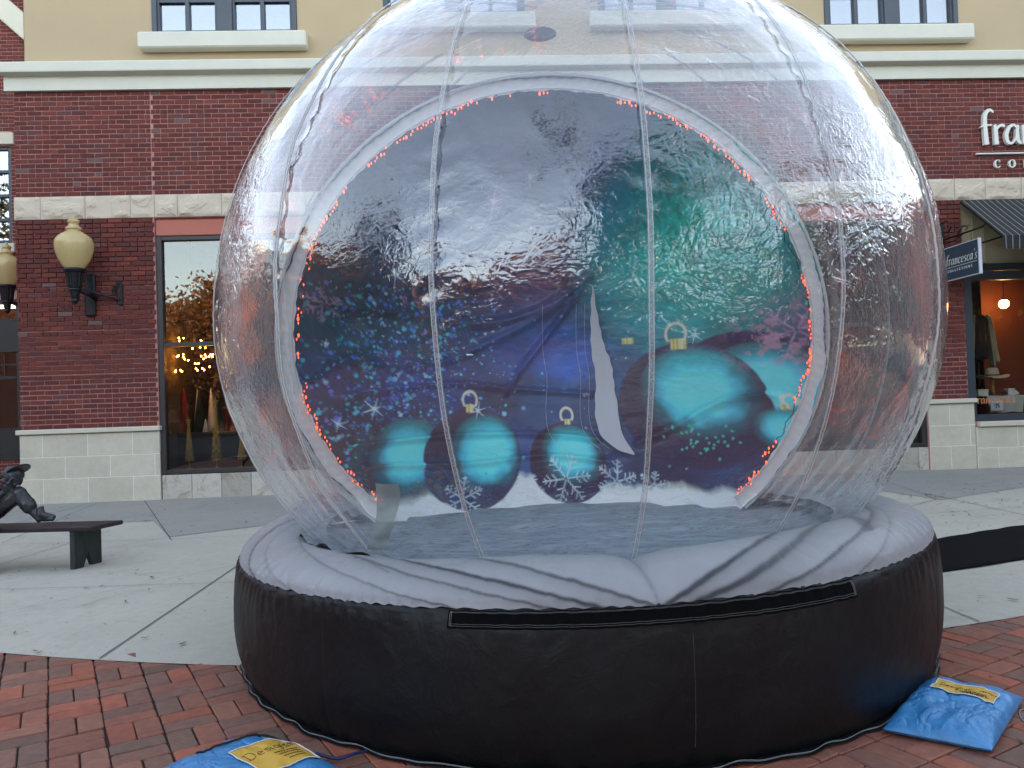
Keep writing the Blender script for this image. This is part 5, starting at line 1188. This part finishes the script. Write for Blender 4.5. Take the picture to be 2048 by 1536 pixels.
# near arm: elbow on thigh, forearm up to the chin
el = V((-4.06, 6.66, .47)); wr_ = V((-3.895, 6.70, .595)); mb.caps(shN, el, .045, .036); mb.caps(shN, shN.lerp(el, .5), .055, .055); mb.caps(el, wr_, .036, .022)
palm = V((-3.872, 6.71, .617)); mb.ball(palm, (.03, .018, .028))
for k, (dx, dy, dz) in enumerate([(.012, -.012, .026), (.022, -.010, .022), (.030, -.008, .014), (.034, -.004, .004)]):
    p1 = palm+V((dx, dy, dz)); p2 = p1+V((.018, .012, .002)); p3 = p2+V((.008, .014, -.006)); mb.caps(palm, p1, .010, .009, 8); mb.caps(p1, p2, .009, .008, 8); mb.caps(p2, p3, .008, .007, 8)
mb.caps(palm+V((-.01, .0, .0)), palm+V((-.02, -.004, .03)), .010, .008, 8)
# far arm lying across the knee
mb.caps(shF, V((-3.88, 6.93, .5)), .05, .036); mb.caps(V((-3.88, 6.93, .5)), V((-3.80, 6.80, .62)), .036, .022); mb.ball((-3.80, 6.775, .628), (.035, .03, .018))
for k in range(4): mb.caps((-3.80+.014*k-.02, 6.77, .628), (-3.785+.016*k-.02, 6.735, .615-.002*k), .009, .007, 8)
# head
HR = Matrix.Rotation(R_(22), 3, 'Y') @ Matrix.Rotation(R_(-28), 3, 'Z')   # tilted toward the raised knee, face to the viewer's left-front
HR = Matrix.Rotation(R_(24), 3, 'Y') @ Matrix.Rotation(R_(22), 3, 'Z')
def hp(x, y, z): return HC+HR @ V((x, y, z))
body_n = len(mb.v)
mb.ball(HC+HR @ V((0, .008, .012)), (.060, .070, .072), 20, 14, HR); mb.ball(hp(0, -.020, -.035), (.044, .044, .048), 16, 12, HR); mb.caps(hp(0, -.048, -.066), hp(0, -.052, -.068), .016, .014, 10)
mb.caps(hp(0, -.064, .008), hp(0, -.078, -.020), .007, .012, 10); mb.ball(hp(.0, -.076, -.022), (.014, .011, .009), 10, 8, HR)
for sg in (-1, 1):
    mb.ball(hp(sg*.032, -.046, -.022), (.018, .018, .018), 10, 8, HR); mb.ball(hp(sg*.062, .008, -.006), (.010, .018, .026), 10, 8, HR)
    mb.caps(hp(sg*.012, -.066, .016), hp(sg*.040, -.056, .016), .007, .006, 8)
    mb.ball(hp(sg*.024, -.059, .000), (.011, .007, .007), 10, 8, HR)
mb.caps(hp(-.018, -.060, -.046), hp(.018, -.060, -.046), .0055, .0055, 8); mb.caps(hp(-.013, -.060, -.056), hp(.013, -.060, -.056), .006, .006, 8)
HS = 1.2
mb.v[body_n:] = [tuple(HC+(V(q)-HC)*HS) for q in mb.v[body_n:]]
# shirt collar, shorts cuff, belt folds
mb.caps((-4.0, 6.76, .622), (-3.95, 6.80, .632), .022, .018); mb.caps((-3.95, 6.8, .632), (-3.955, 6.89, .63), .018, .02)
ob = mb.build('body', M['bronze'], st)
m_ = ob.modifiers.new('fuse', 'REMESH'); m_.mode = 'VOXEL'; m_.voxel_size = .0045; m_.use_smooth_shade = True
m_ = ob.modifiers.new('smooth', 'SMOOTH'); m_.factor = .5; m_.iterations = 3
tx = bpy.data.textures.new('cloth_folds', 'CLOUDS'); tx.noise_scale = .05
m_ = ob.modifiers.new('folds', 'DISPLACE'); m_.texture = tx; m_.strength = .012; m_.mid_level = .5; m_.texture_coords = 'GLOBAL'
mb = MB(); CR = HR @ Matrix.Rotation(R_(-10), 3, 'X')
vs = []; nu = 28
for j in range(9):
    ph_ = R_(2+88*j/8)
    for i in range(nu):
        a = 2*math.pi*i/nu; vs.append(HC+CR @ V((.070*math.cos(ph_)*math.cos(a), .010+.078*math.cos(ph_)*math.sin(a), .022+.066*math.sin(ph_))))
mb.add(vs, [(j*nu+i, j*nu+(i+1) % nu, (j+1)*nu+(i+1) % nu, (j+1)*nu+i) for j in range(8) for i in range(nu)])
mb.ball(HC+CR @ V((0, .01, .088)), .007, 8, 6)
CB = HR @ Matrix.Rotation(R_(62), 3, 'Z')
CB = HR @ Matrix.Rotation(R_(52), 3, 'Z') @ Matrix.Rotation(R_(-48), 3, 'X')
P = np.zeros((25, 8, 3))
for i in range(25):
    a = R_(-90-58+116*i/24)
    for j in range(8):
        r_ = .064+.088*max(math.cos((a+math.pi/2)*1.5), 0)**.6*j/7; p = HC+CB @ V((r_*math.cos(a), .008+r_*math.sin(a), .026+.012*(j/7)-.02*(math.cos(a))**2*(j/7))); P[i, j] = p
mb.v = [tuple(HC+(V(q)-HC)*HS) for q in mb.v]; P = np.array(HC)+(P-np.array(HC))*HS
cp = mb.build('cap', M['bronze'], st, True)
cb = grid_mesh('brim', P, M['bronze'], cp); cb.modifiers.new('t', 'SOLIDIFY').thickness = .006
# ================================================================== LEAF LITTER
mb = MB(); r = np.random.default_rng(21)
lp = [lin(c) for c in [(120, 88, 60), (96, 72, 54), (148, 120, 86), (84, 66, 56), (150, 96, 60), (70, 60, 54)]]
def leaf(x, y, sz, z=None):
    z = gz(y)+.014 if z is None else z; a = r.uniform(0, 6.28); c_, s_ = math.cos(a), math.sin(a); mb.col = tuple(lp[r.integers(len(lp))])+(1,)
    w_ = sz*r.uniform(.15, .35); cu = sz*r.uniform(.05, .3); q = [(-sz, 0, cu), (-sz*.3, w_, cu*.2), (sz*.5, w_*.8, 0), (sz, 0, cu*.7), (sz*.5, -w_*.7, cu*.3), (-sz*.3, -w_, 0), (0, 0, cu*.1)]
    mb.add([(x+p*c_-t*s_, y+p*s_+t*c_, z+h) for p, t, h in q], [(6, 0, 1), (6, 1, 2), (6, 2, 3), (6, 3, 4), (6, 4, 5), (6, 5, 0)])
for k in range(620):
    if k < 170: x, y = r.uniform(-6, -1.4), r.uniform(4.3, 11)
    elif k < 520: x, y = r.uniform(3, 9), r.normal(8.3, .8)
    else: x, y = r.uniform(2.4, 6), r.uniform(4.3, 8)
    if y > 11.1: continue
    leaf(x, y, abs(r.normal(.016, .010))+.006)
for k in range(60): leaf(r.uniform(-3, 3.2), r.uniform(2.3, 4.0), r.uniform(.008, .02), None)
tag(mb.build('leaf_litter', attr_mat('dry_leaf', .8, 40, .3)), 'dry brown leaf scraps scattered over the pavement and paving', 'leaf litter', kind='stuff')
# ================================================================== TREES ACROSS THE SQUARE
def leafmat(name, c1, c2):
    s = NT(name); a = s.n('Attribute', attribute_name='Col'); c = s.mix(a.outputs['Fac'], c1, c2)
    b = s.n('BsdfPrincipled', {'Base Color': c, 'Roughness': .6}); tl = s.n('BsdfTranslucent', {'Color': c}); mx = s.n('MixShader', {0: .35, 1: b, 2: tl}); s.t.links.new(mx.outputs[0], s.out.inputs[0]); return s.m
M['autumn'] = leafmat('autumn_leaves', L(92, 64, 36), L(150, 104, 58)); M['green'] = leafmat('dark_leaves', L(34, 44, 26), L(62, 66, 34)); M['bark'] = simple('bark', lin((84, 72, 62)), .9, var=.25, sc=12, bump=.8, bd=.02)
def make_tree(loc, h, cr, nleaf, lsz, mt, seed, label, cz_=.62, group='trees across the square'):
    t = empty('tree', loc, label, 'tree', group); r = np.random.default_rng(seed); x, y, z = loc
    tk = MB(); tk.tube([(x, y, z), (x+.1, y, z+h*.3), (x, y+.1, z+h*.6), (x, y, z+h*.9)], [h*.022, h*.017, h*.011, .02], 10)
    tips = []
    for k in range(22):
        z1 = z+h*r.uniform(.25, .8); a = r.uniform(0, 6.28); l_ = cr*r.uniform(.55, 1.05); p0_ = np.array([x, y, z1]); p3 = p0_+np.array([math.cos(a)*l_, math.sin(a)*l_, l_*r.uniform(.3, .9)])
        pm = (p0_+p3)/2+r.normal(0, .15*cr, 3)*.5; pts = crom([p0_, pm, p3], 5); tk.tube(pts, [h*.008*(1-i/len(pts))+.012 for i in range(len(pts))], 6); tips += [pts[-1], pts[-4], pts[len(pts)//2]]
        for m in range(3):
            q = pts[r.integers(3, len(pts))]; e_ = q+r.normal(0, cr*.25, 3)+np.array([0, 0, cr*.12]); tk.tube([q, (q+e_)/2+r.normal(0, .05, 3), e_], [.02, .012, .006], 5); tips.append(e_)
    tk.build('trunk', M['bark'], t)
    # leaves in clumps round the twig ends
    tips = np.array(tips); cl = tips[r.integers(0, len(tips), nleaf)]+r.normal(0, cr*.13, (nleaf, 3)); d1 = r.normal(0, 1, (nleaf, 3)); d1 /= np.linalg.norm(d1, axis=1)[:, None]; d2 = np.cross(d1, r.normal(0, 1, (nleaf, 3))); d2 /= np.linalg.norm(d2, axis=1)[:, None]
    sz = lsz*r.uniform(.6, 1.3, (nleaf, 1)); Vv = np.stack([cl-d1*sz, cl+d2*sz*.5, cl+d1*sz, cl-d2*sz*.5], 1).reshape(-1, 3)
    me = bpy.data.meshes.new('crown'); me.vertices.add(len(Vv)); me.vertices.foreach_set('co', Vv.astype(np.float32).ravel()); me.loops.add(len(Vv)); me.loops.foreach_set('vertex_index', np.arange(len(Vv), dtype=np.int32)); me.polygons.add(nleaf); me.polygons.foreach_set('loop_start', np.arange(0, len(Vv), 4, dtype=np.int32)); me.update(calc_edges=True)
    a = me.color_attributes.new('Col', 'FLOAT_COLOR', 'POINT'); cc = np.repeat(r.uniform(0, 1, nleaf), 4); a.data.foreach_set('color', np.stack([cc, cc, cc, np.ones_like(cc)], 1).astype(np.float32).ravel())
    link('crown', me, mt, t); return t
make_tree((3.2, -8.2, gz(-8.2)), 10.2, 4.4, 9000, .15, M['green'], 1, 'broad dark leaved tree just behind the camera, mirrored in the dome')
ta = make_tree((0.5, -36, gz(-34)), 6.4, 2.9, 9000, .12, M['autumn'], 2, 'autumn tree straight across the square')
tb = make_tree((14, -26, gz(-26)), 9.5, 4.2, 5200, .16, M['autumn'], 3, 'tall autumn tree across the square')
make_tree((-16, -5, gz(-5)), 9.5, 3.8, 8000, .14, M['green'], 5, 'dark leaved tree left of the camera, mirrored in the left of the dome')
make_tree((14.5, -3.0, gz(-3)), 8.5, 3.8, 8000, .14, M['green'], 6, 'dark leaved tree right of the camera, mirrored in the right of the dome')
def dup(root, loc, rz, sc, label):
    r_ = root.copy(); COL.objects.link(r_); r_.location = loc; r_.rotation_euler = (0, 0, rz); r_.scale = (sc,)*3; r_['label'] = label
    for ch in root.children:
        c = ch.copy(); COL.objects.link(c); c.parent = r_; c.matrix_parent_inverse = ch.matrix_parent_inverse.copy()
    return r_
words = ['first', 'second', 'third', 'fourth', 'fifth', 'sixth', 'seventh', 'eighth', 'ninth', 'tenth', 'eleventh', 'twelfth', 'thirteenth', 'fourteenth', 'fifteenth']
bh = empty('low_building', (0, -44, gz(-44)), 'long low dark building across the square behind the row of trees', 'building', None)
mb = MB(); mb.box(-60, 60, -50, -44, gz(-44)-.1, 4.6); mb.build('wall', simple('far_wall', lin((74, 66, 62)), .9, var=.2, sc=.3), bh)
mb = MB(); mb.box(-60.5, 60.5, -50.5, -43.4, 4.61, 4.9); mb.build('roof', simple('far_roof', lin((70, 84, 104)), .8, var=.1, sc=.3), bh)
mb = MB()
for i in range(20): mb.box(-57+i*6, -54+i*6, -43.98, -43.9, 1.0, 3.2)
tag(mb.build('window', M['storefr'], bh), kind='stuff')
k = 0
for x in (-46, -40, -35, -30, -25.5, -21.5, -18, -14.5, -11, -7.5, -3.6, 3.5, 7):
    dup(ta, (x, -35+3*math.sin(x), gz(-34)), x*1.3, 1.3+.3*abs(math.sin(x*2.1)), 'low autumn tree in the row across the square, %s from the left' % words[k]); k += 1
k = 0
for x, y in ((9.5, -31), (20, -24), (27, -22), (34, -20), (42, -22)):
    dup(tb, (x, y, gz(y)), x*1.7, .85+.3*abs(math.sin(x*1.1)), 'tall autumn tree at the right across the square, %s in the row' % words[k]); k += 1
